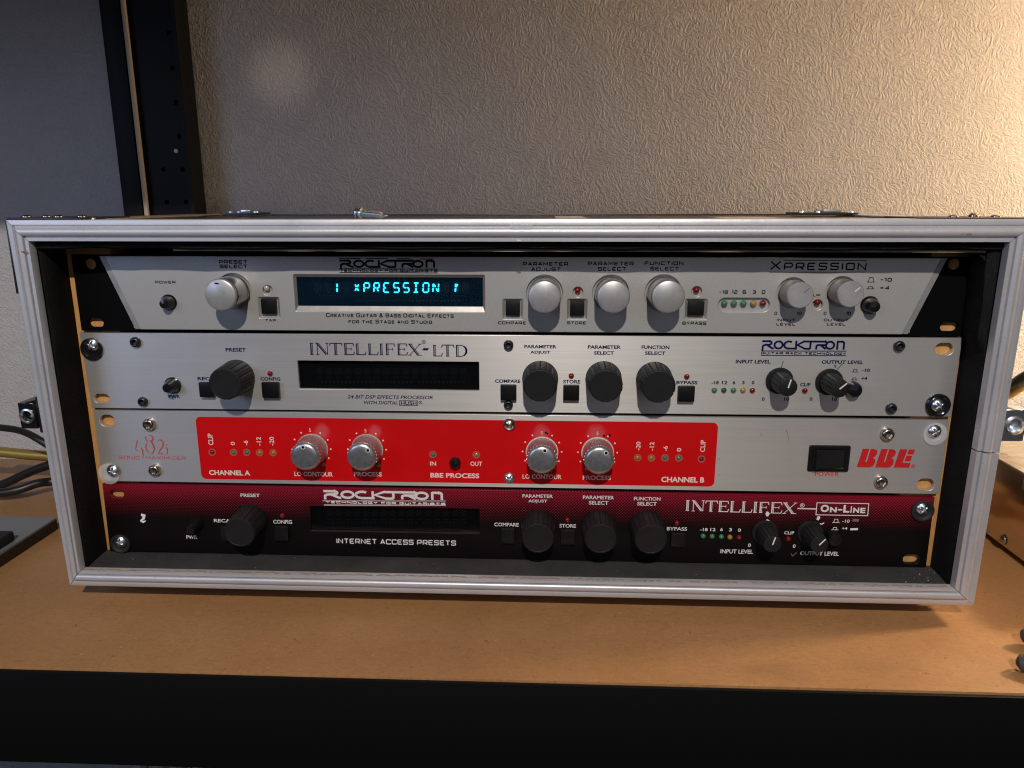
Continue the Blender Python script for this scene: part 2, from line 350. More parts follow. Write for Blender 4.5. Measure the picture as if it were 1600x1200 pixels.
def hardboard():
    m = mat('brown_hardboard', (0.33, 0.15, 0.055), 0.48); v = coords(m)
    n = noise(m, v, 9, 5, 0.6); f = noise(m, coords(m, (220, 620, 1), rot=(0, 0, 0.4)), 1, 5, 0.75, 1.2); f2 = noise(m, coords(m, (700, 240, 1), rot=(0, 0, 0.3)), 1, 4, 0.7, 1.0)
    c = mix(m, ramp(m, n, [(0.32, g3(0)), (0.68, g3(1))]), (0.32, 0.160, 0.060), (0.41, 0.217, 0.086))
    c = mix(m, math_(m, 'MULTIPLY', ramp(m, f, [(0.45, g3(0)), (0.72, g3(1))]), 0.65), c, (0.24, 0.11, 0.042))
    c = mix(m, math_(m, 'MULTIPLY', ramp(m, f2, [(0.55, g3(0)), (0.8, g3(1))]), 0.5), c, (0.52, 0.28, 0.13))
    sp = ramp(m, noise(m, v, 420, 1), [(0.755, g3(0)), (0.78, g3(1))]); c = mix(m, math_(m, 'MULTIPLY', sp, 0.35), c, (0.62, 0.45, 0.28))
    sp2 = ramp(m, noise(m, v, 380, 1, 0.4, 0.5), [(0.24, g3(1)), (0.27, g3(0))]); c = mix(m, math_(m, 'MULTIPLY', sp2, 0.4), c, (0.09, 0.04, 0.02))
    st = ramp(m, noise(m, coords(m, (8, 20, 1)), 1, 3), [(0.62, g3(0)), (0.74, g3(1))]); c = mix(m, math_(m, 'MULTIPLY', st, 0.35), c, (0.17, 0.09, 0.055))
    L(m, c, B(m).inputs['Base Color'])
    L(m, bump(m, f, 0.35, 0.12, bump(m, f2, 0.3, 0.12)), B(m).inputs['Normal']); return m
BOARD = hardboard()
def wallpaper():
    m = mat('embossed_wallpaper', (0.5, 0.48, 0.45), 0.62); t = N(m, 'ShaderNodeTexCoord')
    base = t.outputs['Object']; big = noise(m, base, 26, 2)
    wob_ = N(m, 'ShaderNodeTexNoise'); wob_.inputs['Scale'].default_value = 90; wob_.inputs['Detail'].default_value = 2; L(m, base, wob_.inputs['Vector'])
    wv = N(m, 'ShaderNodeVectorMath', operation='MULTIPLY_ADD'); L(m, wob_.outputs['Color'], wv.inputs[0]); wv.inputs[1].default_value = (0.012, 0, 0.012); L(m, base, wv.inputs[2])
    hs = []
    for sc in (88, 125):
        vo = N(m, 'ShaderNodeTexVoronoi'); vo.inputs['Scale'].default_value = sc; L(m, wv.outputs[0], vo.inputs['Vector'])
        sx = N(m, 'ShaderNodeSeparateColor'); L(m, vo.outputs['Color'], sx.inputs[0])
        vr = N(m, 'ShaderNodeVectorRotate'); vr.rotation_type = 'AXIS_ANGLE'; vr.inputs['Axis'].default_value = (0, 1, 0); L(m, base, vr.inputs['Vector'])
        L(m, math_(m, 'ADD', math_(m, 'MULTIPLY', sx.outputs[0], 2.2), -0.5), vr.inputs['Angle'])
        mp = N(m, 'ShaderNodeMapping'); mp.inputs['Scale'].default_value = (560, 1, 200); L(m, vr.outputs[0], mp.inputs[0])
        hs.append(ramp(m, noise(m, mp.outputs[0], 1, 2, 0.5, 0.7), [(0.40, g3(0)), (0.62, g3(1))]))
    sel = noise(m, base, 110, 2, 0.5, 1.5)
    h = mix(m, ramp(m, sel, [(0.46, g3(0)), (0.54, g3(1))]), hs[0], hs[1])
    L(m, mix(m, big, (0.45, 0.445, 0.435), (0.53, 0.52, 0.505)), B(m).inputs['Base Color'])
    L(m, bump(m, h, 0.85, 0.45), B(m).inputs['Normal']); return m
WALLP = wallpaper()
LAM = mat('brown_black_laminate', (0.035, 0.028, 0.022), 0.28)
RUBBER = mat('black_rubber', (0.012, 0.012, 0.012), 0.7)
BRASS = mat('brass', (0.62, 0.42, 0.14), 0.3, 1.0)
BOXM = mat('polished_chassis', (0.72, 0.66, 0.58), 0.2, 1.0)
def boxside():
    m = mat('brushed_chassis_side', (0.70, 0.62, 0.54), 0.16, 1.0); return m
BOXS = boxside()
def boxtop():
    m = mat('dusty_chassis_top', (0.66, 0.60, 0.50), 0.3, 0.8); v = coords(m, (1, 1, 1)); n = noise(m, v, 30, 3, 0.5, 1.5)
    L(m, bump(m, n, 0.9, 3), B(m).inputs['Normal']); return m
BOXT = boxtop()
GREYBOX = mat('dark_grey_lid', (0.17, 0.18, 0.19), 0.4)
CABLE = mat('black_cable', (0.012, 0.012, 0.012), 0.4); YCABLE = mat('gold_braided_cable', (0.42, 0.29, 0.07), 0.4, 0.6)
GRIP = mat('dark_rubber_grip', (0.05, 0.052, 0.045), 0.6); RUST = mat('rust_stain', (0.24, 0.13, 0.07), 0.7)
TAPE = mat('pale_tape', (0.56, 0.52, 0.45), 0.4); DUST = mat('dust_specks', (0.62, 0.55, 0.45), 0.8)
CLOTH = mat('pale_cloth', (0.4, 0.36, 0.36), 0.8)

# ------------------------------------------------------------------ lettering
TG = {  # squared stroke letters: (advance width, polylines)
 'A': (4, [[(0, 0), (1.9, 5), (2.1, 5), (4, 0)], [(0.75, 1.5), (3.25, 1.5)]]), 'B': (4, [[(0, 2.6), (3.7, 2.6), (3.7, 5), (0, 5), (0, 0), (4, 0), (4, 2.6)]]),
 'C': (4, [[(4, 4), (4, 5), (0, 5), (0, 0), (4, 0), (4, 1)]]), 'D': (4, [[(0, 0), (0, 5), (4, 5), (4, 0), (0, 0)]]), 'E': (3.8, [[(3.8, 5), (0, 5), (0, 0), (3.8, 0)], [(0, 2.5), (3.3, 2.5)]]),
 'F': (3.7, [[(3.7, 5), (0, 5), (0, 0)], [(0, 2.5), (3.2, 2.5)]]), 'G': (4, [[(4, 4), (4, 5), (0, 5), (0, 0), (4, 0), (4, 2.4), (2.3, 2.4)]]), 'H': (4, [[(0, 0), (0, 5)], [(4, 0), (4, 5)], [(0, 2.5), (4, 2.5)]]),
 'I': (0, [[(0, 0), (0, 5)]]), 'J': (3.4, [[(3.4, 5), (3.4, 0), (0, 0), (0, 1.5)]]), 'K': (4, [[(0, 0), (0, 5)], [(3.9, 5), (0.6, 2.5), (4, 0)]]), 'L': (3.5, [[(0, 5), (0, 0), (3.5, 0)]]),
 'M': (4.8, [[(0, 0), (0, 5), (2.4, 1.4), (4.8, 5), (4.8, 0)]]), 'N': (4, [[(0, 0), (0, 5), (4, 0), (4, 5)]]), 'O': (4, [[(0, 0), (0, 5), (4, 5), (4, 0), (0, 0)]]),
 'P': (4, [[(0, 0), (0, 5), (4, 5), (4, 1.9), (0, 1.9)]]), 'R': (4, [[(0, 0), (0, 5), (4, 5), (4, 1.9), (0, 1.9)], [(2.3, 1.9), (4, 0)]]),
 'S': (4, [[(4, 4), (4, 5), (0, 5), (0, 2.6), (4, 2.6), (4, 0), (0, 0), (0, 1)]]), 'T': (4, [[(0, 5), (4, 5)], [(2, 5), (2, 0)]]), 'U': (4, [[(0, 5), (0, 0), (4, 0), (4, 5)]]),
 'V': (4.2, [[(0, 5), (2, 0), (2.2, 0), (4.2, 5)]]), 'W': (5.6, [[(0, 5), (1.5, 0), (2.8, 4.6), (4.1, 0), (5.6, 5)]]), 'X': (4.2, [[(0, 5), (4.2, 0)], [(4.2, 5), (0, 0)]]), 'Y': (4, [[(0, 5), (2, 2.2), (4, 5)], [(2, 2.2), (2, 0)]]),
 'Z': (4, [[(0, 5), (4, 5), (0, 0), (4, 0)]]), '&': (4, [[(4, 0), (0.8, 3.6), (0.8, 5), (2.8, 5), (2.8, 3.6), (0, 1.8), (0, 0), (2.6, 0), (4, 2)]]), '-': (2, [[(0, 2.5), (2, 2.5)]]), '+': (3.2, [[(0, 2.5), (3.2, 2.5)], [(1.6, 0.9), (1.6, 4.1)]]),
 '1': (1.4, [[(0, 4), (1.4, 5), (1.4, 0)]]), '2': (3.6, [[(0, 5), (3.6, 5), (3.6, 2.6), (0, 2.6), (0, 0), (3.6, 0)]]), '3': (3.4, [[(0, 5), (3.4, 5), (3.4, 0), (0, 0)], [(0.8, 2.6), (3.4, 2.6)]]), '4': (3.6, [[(2.8, 0), (2.8, 5), (0, 1.6), (3.6, 1.6)]]),
 '6': (3.4, [[(3.4, 5), (0, 5), (0, 0), (3.4, 0), (3.4, 2.7), (0, 2.7)]]), '8': (3.4, [[(0, 0), (0, 5), (3.4, 5), (3.4, 0), (0, 0)], [(0, 2.6), (3.4, 2.6)]]), '0': (3.4, [[(0, 0), (0, 5), (3.4, 5), (3.4, 0), (0, 0)]])}
def rounded(pts, r):
    out = [pts[0]]
    for i in range(1, len(pts) - 1):
        a, b, c = (Vector(p) for p in pts[i - 1:i + 2]); d1 = (a - b); d2 = (c - b); k = min(r, d1.length / 2.2, d2.length / 2.2)
        if d1.length < 0.5 or d2.length < 0.5: out.append(tuple(b)); continue
        p = b + d1.normalized() * k; q = b + d2.normalized() * k; out += [tuple(p), tuple(p * 0.25 + b * 0.5 + q * 0.25), tuple(q)]
    return out + [pts[-1]]
class Flat:
    """collects flat print at a given depth, each stroke lying a few microns above the last"""
    def __init__(s, y): s.m = MB(); s.y = y - 0.06; s.k = 0
    def nexty(s): s.k += 1; return s.y - 0.003 * (s.k % 12)
    def st(s, pts, wd, closed=False): s.m.stroke(pts, wd, s.nexty(), 0, closed); return s
    def po(s, pts): s.m.poly(pts, s.nexty()); return s
    def obj(s, name, m, parent, label=None):
        x = [v[0] for v in s.m.v]; z = [v[2] for v in s.m.v]; c = ((min(x) + max(x)) / 2, s.y, (min(z) + max(z)) / 2)
        return s.m.obj(name, m, parent, c, label, 0, False)
def tech_strokes(txt, lw, gap=1.5, space=2.6):
    x = 0; out = []
    for ch in txt:
        if ch == ' ': x += space; continue
        sc = 0.80 if ch.islower() else 1.0
        wd, pl = TG[ch.upper()]
        for p in pl: out.append([(x + a * sc, b * sc) for a, b in (rounded(p, 0.9) if ch.upper() not in 'AVWMNKXYZ14' else p)])
        x += wd * sc + gap + lw * 0.35
    return out, x - gap - lw * 0.35
def tech(u, txt, k, l, t, r, b, m, y=0, lw=1.2, name='caption', label=None, flat=None):
    cx, cz, W_, H_ = rect(k, l, t, r, b, y); st, wd = tech_strokes(txt, lw)
    ax = W_ / (wd + lw); az = H_ / (5 + lw); f = flat or Flat(y)
    for p in st:
        q = [(cx - W_ / 2 + (a + lw / 2) * ax, cz - H_ / 2 + (c + lw / 2) * az) for a, c in p]; f.st(q, lw * (ax + az) / 2)
    if flat is None: return f.obj(name, m, u, label or '%s lettering reading %s' % (INKN[m.name], txt.upper()))
INKN = {'black_ink': 'black', 'navy_ink': 'navy blue', 'white_ink': 'white', 'cream_ink': 'cream', 'red_ink': 'red', 'faded_red_ink': 'thin red'}
def sans(u, txt, k, l, t, r, b, m, y=0, rot=0, bold=0.0, shear=0.0, name='caption', label=None):
    cx, cz, W_, H_ = rect(k, l, t, r, b, y)
    cu = bpy.data.curves.new('txt', 'FONT'); cu.body = txt; cu.size = 1; cu.resolution_u = 3; cu.offset = bold; cu.shear = shear
    tmp = bpy.data.objects.new('tmp', cu); me = bpy.data.meshes.new_from_object(tmp); bpy.data.objects.remove(tmp)
    P = [(v.co.x, v.co.y) for v in me.vertices]
    if rot: P = [(-b_, a_) for a_, b_ in P]
    x0 = min(p[0] for p in P); x1 = max(p[0] for p in P); y0 = min(p[1] for p in P); y1 = max(p[1] for p in P)
    if txt in ('-10', '+4', '-18', '-6', '-12', '-20') and not rot: pass
    for v, (a, c) in zip(me.vertices, P):
        v.co = (((a - x0) / (x1 - x0) - 0.5) * W_ * S, 0, ((c - y0) / (y1 - y0) - 0.5) * H_ * S)
    me.materials.clear(); me.materials.append(m); me.name = name
    return link(name, me, u, (cx, y - 0.06, cz), label or '%s lettering reading %s' % (INKN[m.name], txt))
def rlogo(u, k, l, t, r, b, m, y=0, tag=None, tagbox=None, lines=(), over=None):
    """the wide maker's logo: R O C K T R O N in one band with rules"""
    cx, cz, W_, H_ = rect(k, l, t, r, b, y); f = Flat(y); G = 41.0; lw = 1.15
    def T(p): return [(cx - W_ / 2 + a / G * W_, cz - H_ / 2 + (c + 0.1) / 6.2 * H_) for a, c in p]
    def arc(x, yy, rx, ry, a0, a1, n=14): return [(x + rx * math.cos(math.radians(a0 + (a1 - a0) * i / n)), yy + ry * math.sin(math.radians(a0 + (a1 - a0) * i / n))) for i in range(n + 1)]
    W = lw * (W_ / G + H_ / 6.2) / 2
    def s_(p, closed=False): f.st(T(p), W, closed)
    s_([(0.2, 5.5), (3.8, 5.5)] + arc(3.8, 4.3, 1.1, 1.2, 90, -90, 8) + [(2.2, 3.1), (1.2, 2.7), (0.7, 2.0), (0.7, -1.0)]); s_([(2.6, 3.1), (5.6, 0.5), (6.2, 0.5)])
    s_(arc(8.4, 3, 2.0, 2.45, 0, 360, 20)[:-1], True)
    s_(arc(13.4, 3, 2.2, 2.45, 50, 180, 10) + arc(13.4, 3, 2.2, 2.45, 180, 270, 6) + [(17.6, 0.55)]); s_([(17.0, 0), (17.0, 6)]); s_([(21.2, 5.8), (17.6, 3.1), (21.4, 0.5), (24.0, 0.5)])
    s_([(20.8, 5.5), (31.0, 5.5)] + arc(31.0, 4.3, 1.0, 1.2, 90, -90, 8) + [(27.6, 3.1), (27.0, 2.4), (27.0, 0)]); s_([(24.0, 5.5), (24.0, 0.5)]); s_([(29.0, 3.1), (31.6, 0.4)])
    s_(arc(33.6, 3, 2.0, 2.45, 0, 360, 20)[:-1], True)
    s_([(37.2, 0), (37.2, 6)]); s_([(37.2, 5.5), (39.3, 5.5)] + arc(39.3, 4.3, 1.1, 1.2, 90, 0, 6) + [(40.4, 0)])
    for (la, lb, lc, ld, lt) in lines:
        A = on(k, la, lb, y); Bq = on(k, lc, ld, y); f.st([(A.x, A.z), (Bq.x, Bq.z)], lt)
    if tag: tech(u, tag, tagbox[0], *tagbox[1:], m, y, lw=1.35, flat=f)
    return f.obj('logo', m, u, '%s maker logo with a wide band of letters and ruled tagline' % INKN[m.name])
def inline_caps(u, letters, m, y=0, name='title', label=None, extra=None):
    """open-face roman capitals: (char, zoom, left, top, right, bottom)"""
    f = Flat(y)
    for ch, k, l, t, r, b in letters:
        cx, cz, W_, H_ = rect(k, l, t, r, b, y); x0 = cx - W_ / 2; z0 = cz - H_ / 2; T1 = H_ * 0.115; T2 = H_ * 0.062
        def P(a, c): return (x0 + a * W_, z0 + c * H_)
        def stem(a, w_=None, c0=0.0, c1=1.0):
            g = H_ * 0.13; X = x0 + a * W_
            f.st([(X, z0 + c0 * H_), (X, z0 + c1 * H_)], T1); f.st([(X + g, z0 + c0 * H_), (X + g, z0 + c1 * H_)], T2)
            for cc in (c0, c1): f.st([(X - H_ * 0.09, z0 + cc * H_), (X + g + H_ * 0.09, z0 + cc * H_)], T2)
        def thin(p, w_=T2): f.st([P(*q) for q in p], w_)
        def dbl(p, q): A = Vector(P(*p)); Bq = Vector(P(*q)); f.st([A, Bq], T1); o = Vector((H_ * 0.15, 0)); f.st([A + o, Bq + o], T2)
        if ch == 'I': stem(0.3)
        if ch == 'L': stem(0.12); thin([(0.12, 0), (0.92, 0), (1.0, 0.28)], T2 * 1.3)
        if ch in 'EF':
            stem(0.14); thin([(0.14, 1), (0.90, 1), (0.96, 0.76)], T2 * 1.3); thin([(0.2, 0.52), (0.72, 0.52)]); thin([(0.72, 0.40), (0.72, 0.64)])
            if ch == 'E': thin([(0.14, 0), (0.92, 0), (1.0, 0.26)], T2 * 1.3)
        if ch == 'T': stem(0.42); thin([(0.0, 0.76), (0.05, 1), (0.95, 1), (1.0, 0.76)], T2 * 1.3)
        if ch == 'N': thin([(0.12, 0), (0.12, 1)]); thin([(0.0, 0), (0.26, 0)]); thin([(0.9, 0), (0.9, 1)]); thin([(0.76, 1), (1.02, 1)]); dbl((0.08, 1), (0.78, 0)); thin([(-0.02, 1), (0.2, 1)])
        if ch == 'X': dbl((0.08, 1), (0.70, 0)); thin([(0.9, 1), (0.1, 0)]); thin([(0, 0), (0.24, 0)]); thin([(0.62, 0), (1, 0)]); thin([(0, 1), (0.34, 1)]); thin([(0.76, 1), (1, 1)])
        if ch == 'D':
            stem(0.14); pts = [(0.14, 1), (0.5, 1)] + [(0.5 + 0.42 * math.cos(math.radians(a)), 0.5 + 0.5 * math.sin(math.radians(a))) for a in range(75, -76, -15)] + [(0.5, 0), (0.14, 0)]
            thin(pts, T2 * 1.2); thin([(0.45 + 0.56 * math.cos(math.radians(a)), 0.5 + 0.5 * math.sin(math.radians(a))) for a in range(60, -61, -15)], T1 * 1.1)
        if ch == '-': f.po([P(0, 0), P(0.8, 0), P(1, 1), P(0.2, 1)])
        if ch == 'R': reg(f, *P(0.5, 0.5), W_ / 2)
    if extra: extra(f)
    return f.obj(name, m, u, label)
def reg(f, x, z, r):                       # registered mark
    f.st(circ(x, z, r * 0.9, 16), r * 0.22, True); f.st([(x - r * 0.3, z - r * 0.5), (x - r * 0.3, z + r * 0.45), (x + r * 0.25, z + r * 0.45), (x + r * 0.25, z), (x - r * 0.3, z)], r * 0.2); f.st([(x, z), (x + r * 0.32, z - r * 0.5)], r * 0.2)
def icons(u, k, boxes, m, y=0):
    f = Flat(y)
    for i, bx in enumerate(boxes):
        cx, cz, W_, H_ = rect(k, *bx, y); x0, x1, z0, z1 = cx - W_ / 2, cx + W_ / 2, cz - H_ / 2, cz + H_ / 2; t_ = 0.36
        f.st([(x0, z0), (x1, z0)], t_); f.st([(x0 + W_ * .2, z0), (x0 + W_ * .28, z1), (x1 - W_ * .28, z1), (x1 - W_ * .2, z0)], t_)
    return f.obj('switch_symbol', m, u, 'two small printed push switch symbols, one out and one in')

# ------------------------------------------------------------------ hardware
MC = {}
def part(name, key, maker, parent, loc, label=None):
    if key not in MC: MC[key] = maker()
    return link(name, MC[key], parent, loc, label)
def knob_smooth(u, loc, kind, dot=None):
    if kind == 'select':
        k = part('knob', 'k_sel', lambda: MB().lathe([(8.6, 0), (8.75, 3), (8.5, 14.6), (8.05, 15.0), (8.05, 15.5)], 64).mesh('knob', CAPDARK), u, loc)
        part('knob_cap', 'k_selc', lambda: MB().lathe([(8.05, 15.5), (8.45, 15.8), (8.5, 16.6), (8.1, 17.5), (7.2, 18.0), (0, 18.25)], 64).mesh('knob_cap', CAPS), k, loc)
        if dot: f = Flat(loc[1] - 18.1); a = math.radians(dot); x, z = loc[0] + 6.2 * math.cos(a), loc[2] + 6.2 * math.sin(a); f.st([(x - 1.1, z + .1), (x + 1.1, z - .1)], 0.8); f.obj('pointer_mark', INK, k)
    else:
        k = part('knob', 'k_lv', lambda: MB().lathe([(6.9, 0), (7.0, 2), (6.7, 11.6)], 48).mesh('knob', CAPSIDE), u, loc)
        part('knob_cap', 'k_lvc', lambda: MB().lathe([(6.7, 11.6), (6.7, 12.6), (6.3, 13.0), (0, 13.05)], 48).mesh('knob_cap', CAPS), k, loc)
        f = Flat(loc[1] - 13.05); a = math.radians(dot); f.st([(loc[0] + 2.2 * math.cos(a), loc[2] + 2.2 * math.sin(a)), (loc[0] + 5.6 * math.cos(a), loc[2] + 5.6 * math.sin(a))], 0.55); f.obj('pointer_mark', GREYINK if kind == 'level' else PAINTW, k)
    return k
def fl(n, d, w_=0.22):
    def g(i, a):
        q = (a * n / (2 * PI)) % 1.0; q = abs(q - 0.5) * 2; return 1 - (d * max(0, (q - (1 - w_)) / w_) if i < 99 else 0)
    return g
def knob_fluted(u, loc):
    def mk():
        f = fl(16, 0.05)
        return MB().lathe([(9.9, 0), (10.0, 1.0), (9.85, 2.0), (9.0, 16.9), (8.75, 17.35), (8.1, 17.5), (7.9, 17.3), (0, 17.25)], 192, rmod=lambda i, a: f(i, a) if 2 <= i <= 4 else 1).mesh('knob', KNOB, 30)
    return part('knob', 'k_fl', mk, u, loc)
def knob_level_black(u, loc, ang):
    def mk():
        f = fl(14, 0.09)
        return MB().lathe([(5.9, 1.2), (5.8, 2.0), (4.95, 15.2), (4.8, 15.7), (4.3, 15.9), (0, 15.95)], 168, rmod=lambda i, a: f(i, a) if 1 <= i <= 3 else 1).mesh('knob', KNOB, 30)
    k = part('knob', 'k_lb', mk, u, loc)
    part('knob_skirt', 'k_sk', lambda: MB().lathe([(7.4, 0.05), (7.4, 1.0), (7.0, 1.5), (5.6, 1.6)], 48).mesh('knob_skirt', KNOB), k, loc)
    f = Flat(loc[1] - 15.95); a = math.radians(ang); f.st([(loc[0] - .3 * math.cos(a), loc[2] - .3 * math.sin(a)), (loc[0] + 4.5 * math.cos(a), loc[2] + 4.5 * math.sin(a))], 0.75); f.obj('pointer_mark', WHITE, k)
    return k
def knob_knurled(u, loc, dotang):
    k = part('knob', 'k_kn', lambda: MB().lathe([(8.5, 0.2), (8.6, 0.8), (8.45, 12.6)], 72).mesh('knob', KNURL), u, loc)
    part('knob_cap', 'k_knc', lambda: MB().lathe([(8.3, 12.6), (8.35, 12.9), (8.1, 13.7), (7.4, 14.5), (6.3, 14.95), (4, 15.15), (0, 15.2)], 72).mesh('knob_cap', SATIN), k, loc)
    part('knob_ring', 'k_knr', lambda: MB().lathe([(9.2, 0.02), (9.2, 0.3), (8.4, 0.3)], 48).mesh('knob_ring', ALU), k, loc)
    a = math.radians(dotang); x, z = loc[0] + 6.0 * math.cos(a), loc[2] + 6.0 * math.sin(a)
    f = Flat(loc[1] - 15.12); f.m.poly(circ(x, z, 1.25, 20), f.y); f.obj('pointer_ring', PAINTW, k); f = Flat(loc[1] - 15.2); f.m.poly(circ(x, z, 0.85, 20), f.y); f.obj('pointer_dot', INK, k)
    return k
def push(u, k, l, t, r, b, y=0, depth=3.2, name='button', m=None):
    cx, cz, W_, H_ = rect(k, l, t, r, b, y)
    return MB().box(cx - W_ / 2, cx + W_ / 2, y - depth, y + 1.2, cz - H_ / 2, cz + H_ / 2, 0.55).obj(name, m or PLAST, u, (cx, y, cz))
def light(u, k, a, b, c, y=0, r=1.55, ring=None, h=1.6):
    p = on(k, a, b, y - h * .6); key = ('led', c, r, h)
    o = part('indicator_light', key, lambda: MB().lathe([(r, -0.8), (r, h - r * .8)] + [(r * math.cos(q), h - r * .8 + r * .8 * math.sin(q)) for q in (0.35, 0.7, 1.1, 1.4)] + [(0, h)], 20).mesh('indicator_light', LED[c], 60), u, (p.x, y, p.z),
             {'g': 'green', 'G': 'dark green', 'y': 'amber', 'r': 'red', 'c': 'clear'}[c] + ' indicator light')
    if ring: part('bezel', ('ring', r), lambda: MB().lathe([(r + .75, 0.02), (r + .7, .35), (r + .1, .35), (r, -.4)], 24).mesh('bezel', ring), o, (p.x, y, p.z))
    return o
def socket(u, k, a, b, r, m, y=0, h=2.6):
    p = on(k, a, b, y - h)
    def mk():
        def g(i, an):
            if i < 5: return 1
            q = (an % (PI / 3)) - PI / 6; return math.cos(PI / 6) / math.cos(q)
        return MB().lathe([(r, 0), (r, h * .45), (r * .93, h * .75), (r * .74, h * .97), (r * .62, h), (r * .58, h - .1), (r * .56, h - 1.6), (0.01, h - 1.9)], 36, rmod=g).mesh('socket_screw', m, 40)
    return part('socket_screw', ('sock', r, m.name), mk, u, (p.x, y, p.z))
def cross_head(r, h, m):
    v = []; fs = []; n = 60; R = 15
    for i in range(R + 1):
        q = i / R * r
        for k in range(n):
            a = 2 * PI * k / n; x, z = q * math.cos(a), q * math.sin(a); hh = h * (1 - (q / r) ** 2 * 0.85)
            if i == R: hh = 0
            ax = min(abs(x), abs(z)); lg = max(abs(x), abs(z)); d = 0
            if lg < r * .62: d = max(0, 1 - ax / (r * .16)) ; d = min(1, d * 2.2)
            v.append((x, -(hh - d * h * .55 * (1 - lg / (r * .75))), z))
    for i in range(R):
        for k in range(n): a, b = i * n + k, i * n + (k + 1) % n; fs.append((a, b, b + n, a + n))
    return MB().add(v, fs).mesh('screw_head', m, 50)
def rack_screw(u, k, wc, wr, sc, r, washer, label, rot=0.4):
    """wc washer centre, sc screw head centre in the measured zoom; washer: black cup or clear disc"""
    p = on(k, *sc, -4.0)
    if washer is CLEAR: wm = lambda: MB().lathe([(wr, 0.1), (wr, 1.0), (wr - .5, 1.3), (wr * .55, 1.5), (wr * .45, 1.1)], 40).mesh('washer', washer)
    else: wm = lambda: MB().lathe([(wr, 0.05), (wr, 1.2), (wr - .5, 1.7), (wr - 1.2, 1.7), (wr * .62, .7), (1.5, .5)], 44).mesh('washer', washer)
    q = on(k, *wc, -0.8)
    s_ = part('mounting_screw', ('ms', r), lambda: cross_head(r, 2.4, CHROME), u, (p.x, -1.1, p.z), label); s_.rotation_euler = (0, rot, 0)
    wo = part('washer', ('wa', wr, washer.name), wm, s_, (q.x, 0, q.z)); d = Vector((q.x - p.x, 1.1, q.z - p.z)); d.rotate(Euler((0, -rot, 0))); wo.location = d * S; wo.rotation_euler = (0, -rot, 0)
SEG = {'a': [(.1, 1), (.9, 1)], 'd': [(.1, 0), (.9, 0)], 'f': [(0, .92), (0, .55)], 'e': [(0, .45), (0, .08)], 'b': [(1, .92), (1, .55)], 'c': [(1, .45), (1, .08)], 'g': [(.08, .5), (.42, .5)], 'G': [(.58, .5), (.92, .5)],
       'h': [(.16, .88), (.42, .58)], 'i': [(.5, .92), (.5, .56)], 'j': [(.84, .88), (.58, .58)], 'k': [(.58, .42), (.84, .12)], 'l': [(.5, .44), (.5, .08)], 'm': [(.42, .42), (.16, .12)]}
CH = {'1': 'il', 'X': 'hjkm', 'P': 'abefgG', 'R': 'abefgGk', 'E': 'adefg', 'S': 'afgGcd', 'I': 'adil', 'O': 'abcdef', 'N': 'efbchk', '!': 'ilj'}
def segs(f, x, z, w_, h, on_, lw, skew=0.06):
    for s_ in on_: f.st([(x - w_ / 2 + a * w_ + (c - .5) * h * skew, z - h / 2 + c * h) for a, c in SEG[s_]], lw)

def chassis(u, x0, x1, z0, z1, dy):
    MB().box(x0, x1, 3.2, dy, z0, z1, 0.5).obj('chassis', DARKSTEEL, u)

# ------------------------------------------------------------------ the setting
m_ = MB(); m_.add([(-1500, 222, -700), (1300, 222, -700), (1300, 222, 1300), (-1500, 222, 1300)], [(0, 1, 2, 3)]); m_.add([(-1500, 262, -700), (1300, 262, -700), (1300, 262, 1300), (-1500, 262, 1300)], [(3, 2, 1, 0)])
wo = MB().box(-1500, 1300, 222, 262, -700, 1300).obj('wall', WALLP); wo['kind'] = 'structure'

# ------------------------------------------------------------------ shelf with board, beam and upright
TZ = -22.0
sh = root('shelving_unit', 'black steel shelf with a brown hardboard top under the rack case', 'shelf', (0, 60, TZ - 60))
MB().box(-700, 640, -84.0, 221, TZ - 5, TZ, 0.4).obj('board', BOARD, sh)
bmz = MB(); bmz.box(-700, 640, -86.2, -83.6 - .6, TZ - 54.5, TZ - 1.2, 0.3); bmz.box(-700, 640, -84.0, -60, TZ - 8, TZ - 5.4); bmz.box(-700, 640, -84, -64, TZ - 54.5, TZ - 52.5); bmz.obj('beam', BLKMETAL, sh)
UZ = 380.0
MB().box(-700, 640, -84.0, 221, UZ + 50, UZ + 55, 0.4).obj('board', BOARD, sh)
bmz = MB(); bmz.box(-700, 640, -86.2, -84.2, UZ, UZ + 54, 0.3); bmz.box(-700, 640, -84, -64, UZ, UZ + 2); bmz.obj('beam', BLKMETAL, sh)
ax0, ax1 = -318.0, -259.6
up = plate('upright', [(ax0 + 21, -600), (ax1 - 3.5, -600), (ax1 - 3.5, 1200), (ax0 + 21, 1200)],
           [circ(x, z, 1.7, 12) for x in (-284, -268.5) for z in range(-20, 1000, 25) if x > -280 or z < 240], 199, 201.5, BLKMETAL, sh, 0.2)
f_ = MB(); f_.box(ax0 + 21, ax1 - 3.6, 206, 208, -600, 1200); f_.box(ax0, ax0 + 15.5, 195, 199, -600, 1200, .4); f_.box(ax0 + 15.5, ax0 + 16.5, 198, 215, -600, 1200); f_.box(ax1 - 3.3, ax1, 193, 215, -600, 1200, .4); f_.obj('upright_flange', BLKMETAL, sh)  # flanges, plus a black plate added behind to keep the holes dark
MB().box(ax0 + 17.3, ax0 + 20.3, 193.5, 196.5, -600, 1200, .5).obj('lit_edge', mat('warm_lit_tan', (0.42, 0.35, 0.24), 0.5), sh)  # post edge catching warm light, that light put into the tan colour
p = at(275, 236, y=198.4); MB().lathe([(1.6, 0), (1.6, .6), (0, .9)], 16, (p.x, 199, p.z)).obj('rivet', TAPE, sh)

